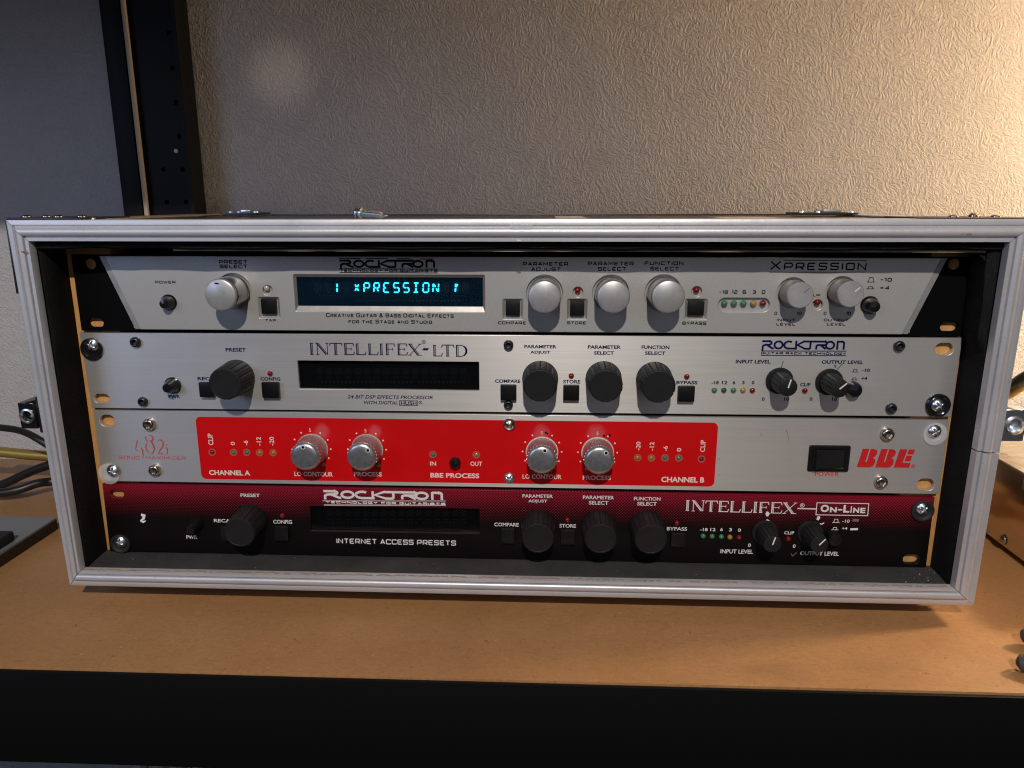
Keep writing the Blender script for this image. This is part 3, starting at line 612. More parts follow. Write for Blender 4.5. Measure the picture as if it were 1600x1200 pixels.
# ------------------------------------------------------------------ rack case
FD = 24.0
case = root('rack_case', 'black flight case with silver aluminium edging holding four rack units', 'flight case', (0, 80, -11))
OC = [(-257.6, 196.0), (257.0, 196.6), (255.4, -10.6), (-253.6, -10.0)]; IC = [(-247.2, 185.3), (244.9, 185.5), (244.0, -0.6), (-246.2, -0.9)]
PROF = [(0, 14), (0, -21), (0.0, -0.2), (0.04, 0), (0.25, 0), (0.29, -0.7), (0.34, -0.7), (0.37, 0.1)] + [(0.37 + 0.39 * (1 - math.cos(a)) / 2, 0.1 + 1.35 * math.sin(a)) for a in [PI * i / 8 for i in range(1, 8)]] + [(0.77, -0.9), (0.81, -0.9), (0.83, 0.2), (0.99, 0.2), (1.0, 0.0), (1.0, -5)]
PROF = PROF[1:]
def rail(i0, i1, t0=0.0, t1=1.0, name='edging', label=None):
    mb = MB(); n = len(PROF); vs = []
    o0, o1, n0, n1 = Vector(OC[i0]), Vector(OC[i1]), Vector(IC[i0]), Vector(IC[i1]); gap = 0.0006
    for (tt, g) in ((t0, 1), (t1, -1)):
        for (uu, h) in PROF:
            a = o0.lerp(n0, uu); b = o1.lerp(n1, uu); q = a.lerp(b, tt + g * gap); vs.append((q.x, -(FD + h), q.y))
    fs = [(i, i + 1, n + i + 1, n + i) for i in range(n - 1)] + [(n - 1, 0, n, 2 * n - 1), tuple(range(n))[::-1], tuple(range(n, 2 * n))]
    mb.add(vs, fs); return mb.obj(name, EXTR, case, None, label, 28)
rail(0, 1, label='top edging of the case front'); rail(3, 2, label='bottom edging of the case front'); rail(3, 0, label='left edging of the case front')
rail(2, 1, 0, 0.423, label='lower piece of the right edging'); rail(2, 1, 0.4255, 1, label='upper piece of the right edging')
# panels
MB().box(-253.5, 253.5, -20, 187, 187, 194.6, .6).obj('top_panel', LAM, case)
MB().box(-251.5, 252, -19, 187, -9.2, -3.0, .6).obj('bottom_panel', LAM, case)
MB().box(-252.8, -248.2, -19, 187, -2.9, 186.9, .4).obj('side_panel', LAM, case); MB().box(247.2, 253.4, -19, 187, -2.9, 186.9, .4).obj('side_panel', LAM, case)
MB().box(-253, 252, 187.1, 191, -9, 194.4, .4).obj('back_panel', LAM, case)
TAN = mat('warm_lit_edging', (0.55, 0.46, 0.32), 0.35, 0.7)  # aluminium edging with its warm, brass-like reflection put into the colour
for x0, x1 in ((-257.4, -233), (236, 256.8)): MB().box(x0, x1, -2.5, 190, 194.8, 195.9, .3).obj('top_edging', TAN if x0 < 0 else EXTR, case)
MB().box(-232.5, 235.5, 182, 191.5, 194.8, 195.9, .3).obj('top_edging', DARKSTEEL, case)
for x0, x1 in ((-257.4, -254.7), (253.8, 256.8)): MB().box(x0, x1, -2.5, 190, 170, 194.6, .3).obj('side_edging', EXTR, case)
# corner plates with rivets
for sx, xs, w_ in ((-1, (45, 67, 95, 122), 40), (1, (1486, 1526, 1552), 36)):
    x0 = -258.6 if sx < 0 else 257.9 - w_ - 18
    pl = MB(); pl.box(x0, x0 + w_ + (0 if sx < 0 else 18), -22, 24, 196.3, 197.1, .25)
    if sx < 0: pl.box(-259.6, -258.2, -22, 22, 158, 197.1, .25)
    else: pl.box(257.7, 259.0, -19, 22, 158, 197.1, .25)
    po = pl.obj('corner_plate', DARKSTEEL, case)
    for i, xx in enumerate(xs):
        q = at(xx, 338, y=-2); hgt = 1.9 if (sx > 0 and i == 1) else 1.2
        MB().lathe([(2.5, 0), (2.4, hgt * .5), (1.5, hgt), (0, hgt * 1.1)], 18, (q.x, -4 + 5 * (i % 2), 197.0), axis='z').obj('rivet', STEEL, po)
q = at(122, 340, y=-22); MB().lathe([(3.0, 0), (2.8, .9), (1.5, 1.5), (0, 1.6)], 18, (q.x, -12, 196.0), axis='z').obj('rivet', CHROME, case)
# latches lying on the top, near the back
for (xa, xb) in ((355, 402), (1245, 1338)):
    A = at(xa, 332, y=150); Bq = at(xb, 332, y=150); lt = root and MB().box(A.x, Bq.x, 146, 176, 196.0, 197.4, .3).obj('lid_latch', DARKSTEEL, case)
    for t_ in (.08, .36, .92): MB().lathe([(2, 0), (1.9, .8), (0, 1.5)], 14, (A.x + (Bq.x - A.x) * t_, 152, 197.4), axis='z').obj('rivet', CHROME, lt)
    MB().box(A.x + (Bq.x - A.x) * .45, A.x + (Bq.x - A.x) * .75, 150, 170, 197.5, 199.3, .4).obj('latch_wing', CHROME, lt)
# pale tape on the top
for (xa, xb, y0, y1) in ((868, 915, 60, 150), (1120, 1215, 40, 120)):
    A = at(xa, 337, y=90); Bq = at(xb, 337, y=90); MB().box(A.x, Bq.x, y0, y1, 194.72, 194.95).obj('tape_strip', TAPE, case)
# side catches
def catch(xa, ya, xb, yb, m1, sgn, edge):
    A = at(xa, ya, y=-6); Bq = at(xb, yb, y=-6); x0, x1 = sorted((A.x, Bq.x)); z0, z1 = Bq.z, A.z; cx, cz = (x0 + x1) / 2, (z0 + z1) / 2; r = min(x1 - x0, z1 - z0) * .36
    co = plate('side_catch', [(x0, z0), (x1, z0), (x1, z1), (x0, z1)], [circ(cx, cz, r, 28)], -6, 10, m1, case, .4, loc=(cx, 0, cz))
    MB().lathe([(r + 1, 0), (r + 1, .5), (r + .1, .9), (r - .4, .2), (r - .4, -3), (r + .9, -3), (r + 1, 0)][:-1], 32, (cx, -6.1, cz), cap=False).obj('catch_ring', CHROME, co); MB().lathe([(r, -6), (r, -4), (1.6, -3), (0, -3)], 24, (cx, -6, cz)).obj('catch_boss', m1, co)
    MB().box(*sorted((edge, x0 if sgn > 0 else x1)), -4, 30, z0 - 3, z1 + 3, .4).obj('catch_plate', DARKSTEEL, co)
catch(27, 630, 58, 670, GLOSS, -1, -255.6); catch(1572, 640, 1599, 690, CHROME, 1, 254.4)
# feet
for x in (-205, 208):
    for y in (20, 165): MB().lathe([(13, TZ + .05), (14, TZ + 4), (13, -9.4)], 28, (x, y, 0), axis='z').obj('rubber_foot', RUBBER, case)
# wooden rails behind the rack ears
for x0, x1 in ((-246.0, -221), (222, 244.2)): MB().box(x0, x1, 3.4, 24, -2.6, 180.5, .4).obj('rack_rail', RAIL, case)
# foam lining: four strips with an uneven front edge
def wob(t, s): return 0.55 * math.sin(t * 0.061 + s) + 0.35 * math.sin(t * 0.173 + 2.1 * s) + 0.18 * math.sin(t * 0.61 + s * 3.3)
def strip(a0, a1, fn, name='foam_strip', m=FOAM, n=70):
    vs = []; fs = []
    for i in range(n + 1):
        t = a0 + (a1 - a0) * i / n; r = fn(t); kk = len(r); vs += r
    for i in range(n):
        for j in range(kk - 1): fs.append((i * kk + j, i * kk + j + 1, (i + 1) * kk + j + 1, (i + 1) * kk + j))
        fs.append((i * kk + kk - 1, i * kk, (i + 1) * kk, (i + 1) * kk + kk - 1))
    fs += [tuple(range(kk))[::-1], tuple(n * kk + j for j in range(kk))]
    return MB().add(vs, fs).obj(name, m, case, None, None, 50)
strip(-246.4, 244.6, lambda t: [(t, -19.5, 186.9), (t, -20.2, 182.2 + wob(t, 1) * .5), (t, -19.2, 181.3 + wob(t, 1) * .6), (t, -12, 182.4), (t, 34, 182.6), (t, 34, 186.9)])
strip(-175, 238, lambda t: [(t, -17.0, 181.2), (t, -17.4, 180.1), (t, -16, 180.0), (t, -8, 181.2)], 'plywood_edge', RAWEDGE, 40)
strip(-245.8, 243.6, lambda t: [(t, 32, -2.9), (t, 32, -1.0), (t, 3, -.9), (t, -4, -0.9), (t, -16, -1.6 + wob(t, 2) * .3), (t, -20.5, -2.2 + wob(t, 2) * .5), (t, -21.5, -3.3), (t, -21.5, -2.95)][:7] + [(t, -21.4, -4.2)], m=FOAM2)
strip(-245.9, 243.7, lambda t: (lambda a, b: [(t, -20.0, -3.4), (t, -22.6 + b, -0.62 + a), (t, -21.6 + b, -0.55 + a), (t, -19.2, -3.3)])(random.uniform(-.35, .4), random.uniform(-.4, .4)), 'torn_edge', RAWEDGE, 260)
for sx in (-1, 1):
    X = 247.4 if sx < 0 else 245.4
    def fn(t, sx=sx, X=X):
        w1 = wob(t, 3 if sx < 0 else 6); b = 1.6 + (1.0 if t > 120 else 0) * max(0, (t - 120) / 60) + (3.2 * min(1, max(0, (t - 131) / 5)) if sx > 0 else 0)
        return [(sx * (X + .8), -17, t), (sx * (X - .6 - b * .4 + w1 * .5), -18.2, t), (sx * (X - b + w1 * .7), -16.8, t), (sx * (X - b - .1 + w1 * .5), -8, t), (sx * (X - 1.3 - max(0, b - 2.6) * .8), 3.1, t), (sx * (X + .8), 3.1, t)]
    strip(-.8, 181.2, fn, n=50)
strip(232, 243.4, lambda t: [(t, -15.4, 182.6 - (t - 231) ** 2 * .055), (t, -15.8, 180.6 - (t - 231) ** 2 * .075), (t, -14.6, 180.6 - (t - 231) ** 2 * .075), (t, -14.2, 182.6 - (t - 231) ** 2 * .055)], 'foam_flap', FOAM, 16)
# crumbs on the foam floor and in the corners
d_ = MB()
for i in range(60):
    r_ = random.random()
    x = (random.gauss(232, 9) if r_ < .35 else random.gauss(-226, 9) if r_ < .6 else random.uniform(-240, 242)); y = random.uniform(-19, -1); s_ = random.choice((.1, .12, .16, .2, .35 if r_ < .35 else .2)); z = -.85 - max(0, -y - 4) * .06
    x = min(242, max(-243, x)); d_.add([(x - s_, y, z), (x + s_, y - s_, z), (x, y + s_ * 1.3, z), (x + s_ * .3, y, z + s_ * 1.1)], [(0, 2, 1), (0, 1, 3), (1, 2, 3), (2, 0, 3)])
do = d_.obj('crumbs', DUST, case, None, None, 0); do['kind'] = 'stuff'
# tape scrap and stains on the top edging
f = Flat(-FD - 2.05); c_ = at(815, 352, y=-26)
f.m.poly([(c_.x + a, c_.z + b) for a, b in ((-6, -1.2), (-5, 1.8), (4, 2.2), (5.8, .6), (4.4, -1.6), (0, -2.6))], f.y); f.obj('tape_scrap', CLEAR, case)
f = Flat(-FD - 2.15); f.st([(c_.x - 1, c_.z + .8), (c_.x + 1.2, c_.z + .2), (c_.x + .6, c_.z + 1.1), (c_.x + 3.4, c_.z + .1)], .5); f.st([(c_.x - 2.4, c_.z - 7.2 + 0), (c_.x - .4, c_.z - 7.4)], .7); f.obj('torn_flake', PAINTW, case)
for (px, py, w_, h) in ((34, 394, 2.6, .7), (1510, 365, 2.2, .6), (1516, 366, 1.2, .5)):
    q = at(px, py, y=-26.1); f = Flat(-FD - 1.3); f.st([(q.x - w_, q.z - .1), (q.x, q.z + .15), (q.x + w_, q.z)], h); f.obj('rust_stain', RUST, case)

# ------------------------------------------------------------------ unit 1
RG = 'rack units stacked in the case'
u = root('effects_processor', 'silver rack unit with black ears and lit blue display, topmost of the four', 'effects unit', (0, 60, 134), RG)
PY = -2.2                                     # front of the raised silver plate
def hole(k, a, b, wd, h, y=0): c = on(k, a, b, y); return slot(c.x, c.z, wd / ZO[k][2] / 2.93, h / ZO[k][2] / 2.93)
plate('rack_ear_plate', [(-241.3, 134.7), (241.2, 134.5), (240.2, 176.6), (-241.3, 176.9)], [hole(1, 157, 130, 84, 72), hole(1, 195, 497, 108, 62), hole(4, 1572, 132, 80, 72), hole(4, 1535, 523, 112, 60), rrect(*rect(2, 50, 205, 1222, 402, 0.2), .5, 2)], 0.2, 3.0, EARBLK, u, .2)
holes = []
dsp = rect(2, 40, 198, 1230, 428, PY); holes.append(rrect(*dsp[:2], dsp[2], dsp[3], .8, 3))
btn = [rect(17, 1040, 748, 1365, 1070, PY), rect(3, 143, 350, 267, 474, PY), rect(3, 547, 350, 668, 476, PY), rect(3, 1284, 350, 1418, 476, PY)]
for q in btn: holes.append(rrect(q[0], q[1], q[2], q[3], .5, 2))
ks = [on(1, 972, 325, -20.4), on(3, 403, 338, -20.4), on(3, 836, 338, -20.4), on(3, 1179, 337, -20.4)]
for q in ks: holes.append(circ(q.x, q.z, 9.7, 48))
lv = [on(4, 603, 327, -15.2), on(4, 920, 320, -15.2)]
for q in lv: holes.append(circ(q.x, q.z, 7.9, 40))
pw = on(1, 655, 372, PY); holes.append(circ(pw.x, pw.z, 4.4, 28)); pd = on(4, 1035, 388, PY); holes.append(circ(pd.x, pd.z, 4.7, 28))
ledw = [(17, 1180, 635), (3, 612, 305), (3, 1355, 302), (4, 710, 385)]
for q in ledw: c = on(*q, PY); holes.append(circ(c.x, c.z, 2.7, 24))
bar = rect(4, 88, 343, 412, 428, PY); holes.append(slot(*bar))
TLq, BLq, TRq, BRq = on(1, 215, 84, PY), on(1, 443, 543, PY), on(4, 1527, 88, PY), on(4, 1278, 567, PY)
oz0, oz1 = (BLq.z + BRq.z) / 2, (TLq.z + TRq.z) / 2
plate('front_plate', [(BLq.x + 3.2, oz0), (BRq.x - 3.2, oz0), (TRq.x - 3.2, oz1), (TLq.x + 3.2, oz1)], holes, PY, -0.4, SILV, u, .35)
for sx, a, b in ((-1, TLq, BLq), (1, TRq, BRq)):        # wide chamfer along each slanted end
    mb = MB(); i0, i1 = Vector((b.x - sx * 3.2, PY + .3, oz0 + .3)), Vector((a.x - sx * 3.2, PY + .3, oz1 - .3)); o0, o1 = Vector((b.x, -1.45, oz0 + .1)), Vector((a.x, -1.45, oz1 - .1)); bk = Vector((0, 1.55, 0))
    mb.add([i0, i1, o1, o0, i0 + Vector((0, 1.6, 0)), i1 + Vector((0, 1.6, 0)), o1 + bk, o0 + bk], [(0, 1, 2, 3), (7, 6, 5, 4), (3, 2, 6, 7), (0, 3, 7, 4), (1, 5, 6, 2), (0, 4, 5, 1)]); mb.obj('chamfer_strip', CAPS, u, None, None, 20)
plate('backing_plate', [(TLq.x + 14, oz0 + .6), (TRq.x - 14, oz0 + .6), (TRq.x - 14, oz1 - .6), (TLq.x + 14, oz1 - .6)], [holes[0]], -.35, .12, SILV, u, .02)
MB().box(dsp[0] - dsp[2] / 2 - 1, dsp[0] + dsp[2] / 2 + 1, .2, 1.1, dsp[1] + dsp[3] / 2 - .6, dsp[1] + dsp[3] / 2 + 1).obj('display_frame', EARBLK, u)
def bevelframe(cx, cz, W_, H_, iw, ih, y0, y1, m, par, dz=0, name='bezel'):
    o = [(cx - W_ / 2, cz - H_ / 2), (cx + W_ / 2, cz - H_ / 2), (cx + W_ / 2, cz + H_ / 2), (cx - W_ / 2, cz + H_ / 2)]; i_ = [(cx - iw / 2, cz + dz - ih / 2), (cx + iw / 2, cz + dz - ih / 2), (cx + iw / 2, cz + dz + ih / 2), (cx - iw / 2, cz + dz + ih / 2)]
    vs = [(a, y0, b) for a, b in o] + [(a, y1, b) for a, b in i_] + [(a, y1 + .3, b) for a, b in i_]; fs = [(k, (k + 1) % 4, 4 + (k + 1) % 4, 4 + k) for k in range(4)] + [(4 + k, 4 + (k + 1) % 4, 8 + (k + 1) % 4, 8 + k) for k in range(4)]
    return MB().add(vs, fs).obj(name, m, par, (cx, y0, cz), None, 20)
# display
g = rect(2, 57, 213, 1217, 394, PY + 1.5)
d = MB().box(g[0] - g[2] / 2 - 1, g[0] + g[2] / 2 + 1, 0.42, 3.1, g[1] - g[3] / 2 - .5, g[1] + g[3] / 2 + .5).obj('display', SUB, u, (g[0], 0, g[1]), 'black display with glowing blue green characters')
# the recess behind the window: side walls
bevelframe(dsp[0], dsp[1], dsp[2] - .1, dsp[3] - .1, g[2], g[3], PY + .15, PY + 1.45, CAPSIDE, d, g[1] - dsp[1])
MB().box(g[0] - g[2] / 2, g[0] + g[2] / 2, PY + 1.6, PY + 1.75, g[1] - g[3] / 2, g[1] + g[3] / 2).obj('window', PANE_B, d, (g[0], PY, g[1]))
fl_ = Flat(.12); fg = Flat(.34)
zc = [on(9, 89 + 88.2 * i, 312, -.3) for i in range(16)]; cw = (zc[1].x - zc[0].x) * .60; chh = rect(9, 500, 272, 600, 354, -.3)[3]
msg = {2: '1', 4: 'X', 5: 'P', 6: 'R', 7: 'E', 8: 'S', 9: 'S', 10: 'I', 11: 'O', 12: 'N', 14: '!'}
for i, c in enumerate(zc):
    segs(fg, c.x, c.z, cw, chh, SEG.keys(), .25)
    if i in msg: segs(fl_, c.x, c.z, cw * (.9 if msg[i] != 'X' else .85), chh * (1 if msg[i] not in 'X' else .88), CH[msg[i]], .64 if msg[i] not in '1!' else .8)
for i in range(38): q = on(9, 110 + 34.5 * i, 385 + (i % 1), -.1); fg.st([(q.x - .5, q.z), (q.x + .5, q.z)], .35)
for i in range(30): q = on(9, 440 + 31.5 * i, 428, -.1); fg.st([(q.x - .4, q.z), (q.x + .4, q.z)], .9)
fl_.obj('lit_characters', VFD, d, 'glowing blue green characters reading 1 XPRESSION 1'); fg.obj('unlit_characters', GHOST2, d)
for q, bx in zip(btn, ((17, 1085, 772, 1318, 1003), (3, 160, 363, 250, 452), (3, 563, 363, 652, 453), (3, 1298, 363, 1400, 452))):
    bb = push(u, *bx, y=PY, depth=.9); bevelframe(q[0], q[1], q[2] - .1, q[3] - .1, q[2] - 2.4, q[3] - 2.4, PY + .2, PY + 1.5, SILV, bb)
for q, a in zip(ks, (100, None, None, None)): knob_smooth(u, (q.x, 0.1 - 2.1, q.z), 'select', a)
knob_smooth(u, (lv[0].x, -2.0, lv[0].z), 'level', 42); knob_smooth(u, (lv[1].x, -2.0, lv[1].z), 'out', 40)
MB().lathe([(4.0, 0), (3.9, 2.5), (2.9, 6.6), (2.4, 7.6), (0, 8.2)], 32, (pw.x, -.3, pw.z)).obj('power_button', GLOSS, u, (pw.x, 0, pw.z))
MB().lathe([(4.2, 0), (4.1, 3), (3.2, 7.6), (2.6, 8.8), (0, 9.4)], 32, (pd.x, -.3, pd.z)).obj('push_switch', GLOSS, u, (pd.x, 0, pd.z))
light(u, 17, 1160, 607, 'c', y=-1.4, r=1.6); light(u, 3, 611, 297, 'r', y=-1.4); light(u, 3, 1354, 295, 'r', y=-1.4); light(u, 4, 711, 373, 'r', y=-1.4)
for x, c in ((130, 'g'), (190, 'g'), (250, 'g'), (312, 'y'), (371, 'r')): light(u, 4, x, 377, c, y=-1.4, r=1.6)
tech(u, 'POWER', 1, 570, 235, 698, 252, INK, PY); tech(u, 'PRESET', 1, 967, 105, 1147, 128, INK, PY, 1.3); tech(u, 'SELECT', 1, 972, 134, 1147, 157, INK, PY, 1.3)
tech(u, 'TAP', 1, 1257, 474, 1325, 490, INK, PY)
rlogo(u, 9, 285, 64, 1145, 134, INK, PY, 'TECHNOLOGY FOR GUITARISTS', (9, 290, 149, 1165, 171), ((285, 141, 1165, 145, .35), (290, 176, 1165, 180, .45), (285, 50, 480, 51, .5), (520, 51, 720, 52, .5), (800, 53, 920, 54, .5), (1010, 55, 1130, 56, .5)))
tech(u, 'Creative Guitar & Bass Digital Effects', 9, 168, 541, 1308, 577, INK, PY, 1.15); tech(u, 'for the Stage and Studio', 9, 368, 598, 1115, 632, INK, PY, 1.15)
for t_, b_ in (('COMPARE', (112, 489, 288, 507)), ('PARAMETER', (267, 118, 552, 141)), ('ADJUST', (318, 151, 507, 175)), ('PARAMETER', (673, 116, 962, 139)), ('SELECT', (735, 149, 915, 173)), ('FUNCTION', (1027, 114, 1273, 137)), ('SELECT', (1063, 147, 1245, 171)), ('STORE', (543, 489, 664, 507)), ('BYPASS', (1264, 490, 1415, 510))):
    tech(u, t_, 3, *b_, INK, PY, 1.25)
fz = Flat(PY); tech(u, 'Xpression', 4, 412, 112, 1017, 168, INK, PY, .72, flat=fz)
for a in ((497, 107, 1017, 107), (408, 181, 1008, 181)): A = on(4, a[0], a[1], PY); Bq = on(4, a[2], a[3], PY); fz.st([(A.x, A.z), (Bq.x, Bq.z)], .4)
fz.obj('title', INK, u, 'black ruled title reading XPRESSION')
for t_, b_ in (('-18', (95, 294, 150, 317)), ('12', (172, 294, 210, 317)), ('6', (240, 294, 265, 317)), ('3', (302, 294, 325, 317)), ('0', (360, 294, 384, 317)), ('CLIP', (662, 317, 726, 333)), ('0', (440, 428, 457, 449)), ('10', (578, 428, 610, 450)), ('0', (748, 428, 765, 449)), ('10', (887, 428, 918, 450)),
               ('INPUT', (454, 472, 572, 488)), ('LEVEL', (452, 497, 572, 515)), ('OUTPUT', (748, 472, 905, 488)), ('LEVEL', (768, 497, 885, 515)), ('-10', (1100, 217, 1175, 240)), ('+4', (1098, 267, 1160, 292))): tech(u, t_, 4, *b_, INK, PY, 1.25)
icons(u, 4, ((1018, 215, 1070, 243), (1015, 272, 1065, 285)), INK, PY)
chassis(u, -218, 218, 135.5, 176, 175)

# ------------------------------------------------------------------ unit 2
u = root('effects_processor', 'brushed aluminium rack unit with navy lettering and an unlit display, second from the top', 'effects unit', (0, 60, 90), RG)
dsp = rect(2, 65, 738, 1194, 916); L5 = [(4, 66, 920, 'g'), (4, 126, 920, 'G'), (4, 186, 920, 'g'), (4, 245, 920, 'y'), (4, 304, 922, 'r'), (4, 633, 923, 'r'), (1, 1285, 815, 'r'), (3, 571, 830, 'r'), (3, 1294, 835, 'r')]
plate('faceplate', [(-241.2, 89.6), (242.1, 90.0), (242.1, 134.0), (-242.6, 133.6)], [rrect(dsp[0], dsp[1], dsp[2], dsp[3], .4, 2), hole(1, 235, 970, 105, 62), hole(4, 1503, 662, 115, 78)], 0, 3, ALU2, u, .25)
def vdisplay(u, dsp, k, x0, x1, yr, ch_, y2, y3, sub, label):
    d = MB().box(dsp[0] - dsp[2] / 2 - 1, dsp[0] + dsp[2] / 2 + 1, 3.1, 6, dsp[1] - dsp[3] / 2 - 1, dsp[1] + dsp[3] / 2 + 1).obj('display', sub, u, (dsp[0], 3, dsp[1]), label)
    f = Flat(3.1)
    for i in range(16):
        c = on(k, x0 + (x1 - x0) * i / 15, yr, 3); segs(f, c.x, c.z, (on(k, x1, yr, 3).x - on(k, x0, yr, 3).x) / 15 * .6, ch_, SEG.keys(), .3)
        q = on(k, x0 + (x1 - x0) * i / 15, y2, 3); f.st([(q.x - 1.6, q.z), (q.x + 1.6, q.z)], .5)
    for i in range(36):
        if i == 23: continue
        q = on(k, x0 + 20 + (x1 - x0) * i / 35.5, y3, 3); f.st([(q.x - .62, q.z), (q.x + .62, q.z)], 1.1)
    f.obj('unlit_characters', GHOST, d); MB().box(dsp[0] - dsp[2] / 2 + .1, dsp[0] + dsp[2] / 2 - .1, 1.0, 1.2, dsp[1] - dsp[3] / 2 + .1, dsp[1] + dsp[3] / 2 - .1).obj('window', PANE, d, (dsp[0], 1, dsp[1])); return d
vdisplay(u, dsp, 10, 160, 1400, 305, 3.4, 360, 397, SUBK, 'unlit black display window')
for q in ((1, 1005, 880), (3, 375, 890), (3, 787, 893), (3, 1117, 897)): c = on(*q, -17.5); knob_fluted(u, (c.x, 0, c.z))
c = on(11, 655, 685, -16); knob_level_black(u, (c.x, 0, c.z), 76); c = on(11, 1300, 700, -16); knob_level_black(u, (c.x, 0, c.z), 42)
for b_ in ((1, 850, 868, 940, 960), (1, 1241, 868, 1347, 965), (3, 128, 883, 228, 979), (3, 520, 885, 620, 981), (3, 1236, 891, 1340, 989)): push(u, *b_, y=-1.5, depth=1.5)
c = on(1, 682, 888); MB().lathe([(4.8, 0), (4.8, .8), (4.2, 1.2), (2.8, 6.6), (2.5, 7.4), (0, 7.6)], 30, (c.x, 0, c.z)).obj('power_button', GLOSS, u, (c.x, 0, c.z))
c = on(11, 1480, 715, -3); MB().lathe([(4.3, 0), (4.2, 3), (3.6, 4.6), (0, 5.2)], 30, (c.x, 0, c.z)).obj('push_switch', GLOSS, u, (c.x, 0, c.z))
for k, a, b, c in L5: light(u, k, a, b, c, r=1.5)
for q in ((1, 435, 622, 2.9), (1, 482, 995, 2.7), (3, 177, 640, 2.7), (3, 176, 1014, 2.6), (4, 1230, 647, 2.9), (4, 1180, 1038, 2.85)): socket(u, *q[:3], round(q[3], 1), PLAST if False else DARKSTEEL)
rack_screw(u, 1, (172, 663), 6.3, (158, 640), 3.9, GLOSS, 'screw in a black cup washer'); rack_screw(u, 4, (1463, 1015), 6.6, (1478, 1022), 3.8, GLOSS, 'screw in a black cup washer', .9)
for t_, k, b_ in (('PRESET', 1, (1010, 655, 1137, 678)), ('RECALL', 1, (835, 836, 985, 857)), ('CONFIG', 1, (1228, 837, 1352, 859)), ('PWR', 1, (653, 949, 727, 969)), ('PARAMETER', 3, (277, 636, 478, 657)), ('ADJUST', 3, (314, 672, 440, 695)), ('PARAMETER', 3, (674, 638, 880, 660)), ('SELECT', 3, (712, 675, 838, 697)),
                  ('FUNCTION', 3, (1010, 639, 1184, 662)), ('SELECT', 3, (1031, 676, 1160, 698)), ('COMPARE', 3, (94, 851, 252, 873)), ('STORE', 3, (520, 854, 627, 877)), ('BYPASS', 3, (1227, 860, 1359, 882)), ('INPUT LEVEL', 4, (198, 729, 416, 752)), ('OUTPUT LEVEL', 4, (736, 732, 996, 755)),
                  ('-18', 4, (48, 860, 92, 882)), ('12', 4, (112, 860, 146, 882)), ('6', 4, (179, 860, 196, 882)), ('3', 4, (238, 860, 254, 882)), ('0', 4, (298, 860, 315, 882)), ('CLIP', 4, (601, 873, 666, 895)), ('0', 4, (361, 963, 379, 985)), ('10', 4, (500, 963, 533, 985)), ('0', 4, (660, 963, 678, 985)), ('10', 4, (800, 963, 832, 986)),
                  ('-10', 4, (986, 783, 1037, 805)), ('+4', 4, (983, 835, 1020, 855))): sans(u, t_, k, *b_, NAVY, bold=.032)
sans(u, '24 BIT DSP EFFECTS PROCESSOR', 10, 402, 512, 1138, 542, NAVY, bold=.015, shear=.25); sans(u, 'WITH DIGITAL', 10, 545, 560, 835, 589, NAVY, bold=.015, shear=.25)
f = Flat(0); q = rect(10, 850, 558, 1008, 598); f.st([(q[0] - q[2] / 2, q[1] - q[3] / 2), (q[0] + q[2] / 2, q[1] - q[3] / 2), (q[0] + q[2] / 2, q[1] + q[3] / 2), (q[0] - q[2] / 2, q[1] + q[3] / 2)], .35, True); c = on(10, 1032, 573); reg(f, c.x, c.z, 1.0); f.obj('emblem_frame', NAVY, u)
sans(u, 'HUSH', 10, 862, 562, 998, 594, NAVY, bold=.02)
inline_caps(u, [('I', 10, 75, 62, 118, 160), ('N', 10, 130, 62, 240, 160), ('T', 10, 250, 63, 358, 160), ('E', 10, 368, 65, 462, 160), ('L', 10, 472, 67, 562, 160), ('L', 10, 578, 68, 668, 161), ('I', 10, 678, 68, 716, 161), ('F', 10, 728, 68, 815, 162), ('E', 10, 828, 68, 920, 163), ('X', 10, 925, 69, 1042, 165),
                ('-', 10, 1047, 104, 1105, 124), ('L', 10, 1138, 80, 1220, 172), ('T', 10, 1215, 78, 1322, 174), ('D', 10, 1330, 80, 1430, 175), ('R', 10, 1042, 35, 1077, 67)], NAVY, name='title', label='navy open face title reading INTELLIFEX-LTD')
rlogo(u, 11, 318, 97, 1365, 210, NAVY, 0, 'GUITAR RACK TECHNOLOGY', (11, 312, 243, 1378, 271), ((315, 227, 1380, 229, .5), (312, 283, 1375, 285, .45)))
icons(u, 4, ((925, 788, 965, 805), (918, 842, 960, 855)), NAVY)
f = Flat(0)
for a in (((592, 350), (578, 390), (568, 430)), ((1332, 385), (1290, 430), (1262, 468)), ((1238, 398), (1228, 430)), ((1250, 402), (1240, 440))): f.st([(on(11, *q).x, on(11, *q).z) for q in a], .5)
f.obj('marker_stroke', PENCIL, u, 'dark marker strokes beside the level knobs'); f = Flat(0)
for a in (((582, 448), (600, 462), (625, 455)),): f.st([(on(11, *q).x, on(11, *q).z) for q in a], 1.2)
f.obj('marker_stroke', PAINTW, u, 'white paint mark above the input knob')
chassis(u, -218, 218, 90.5, 133, 180)

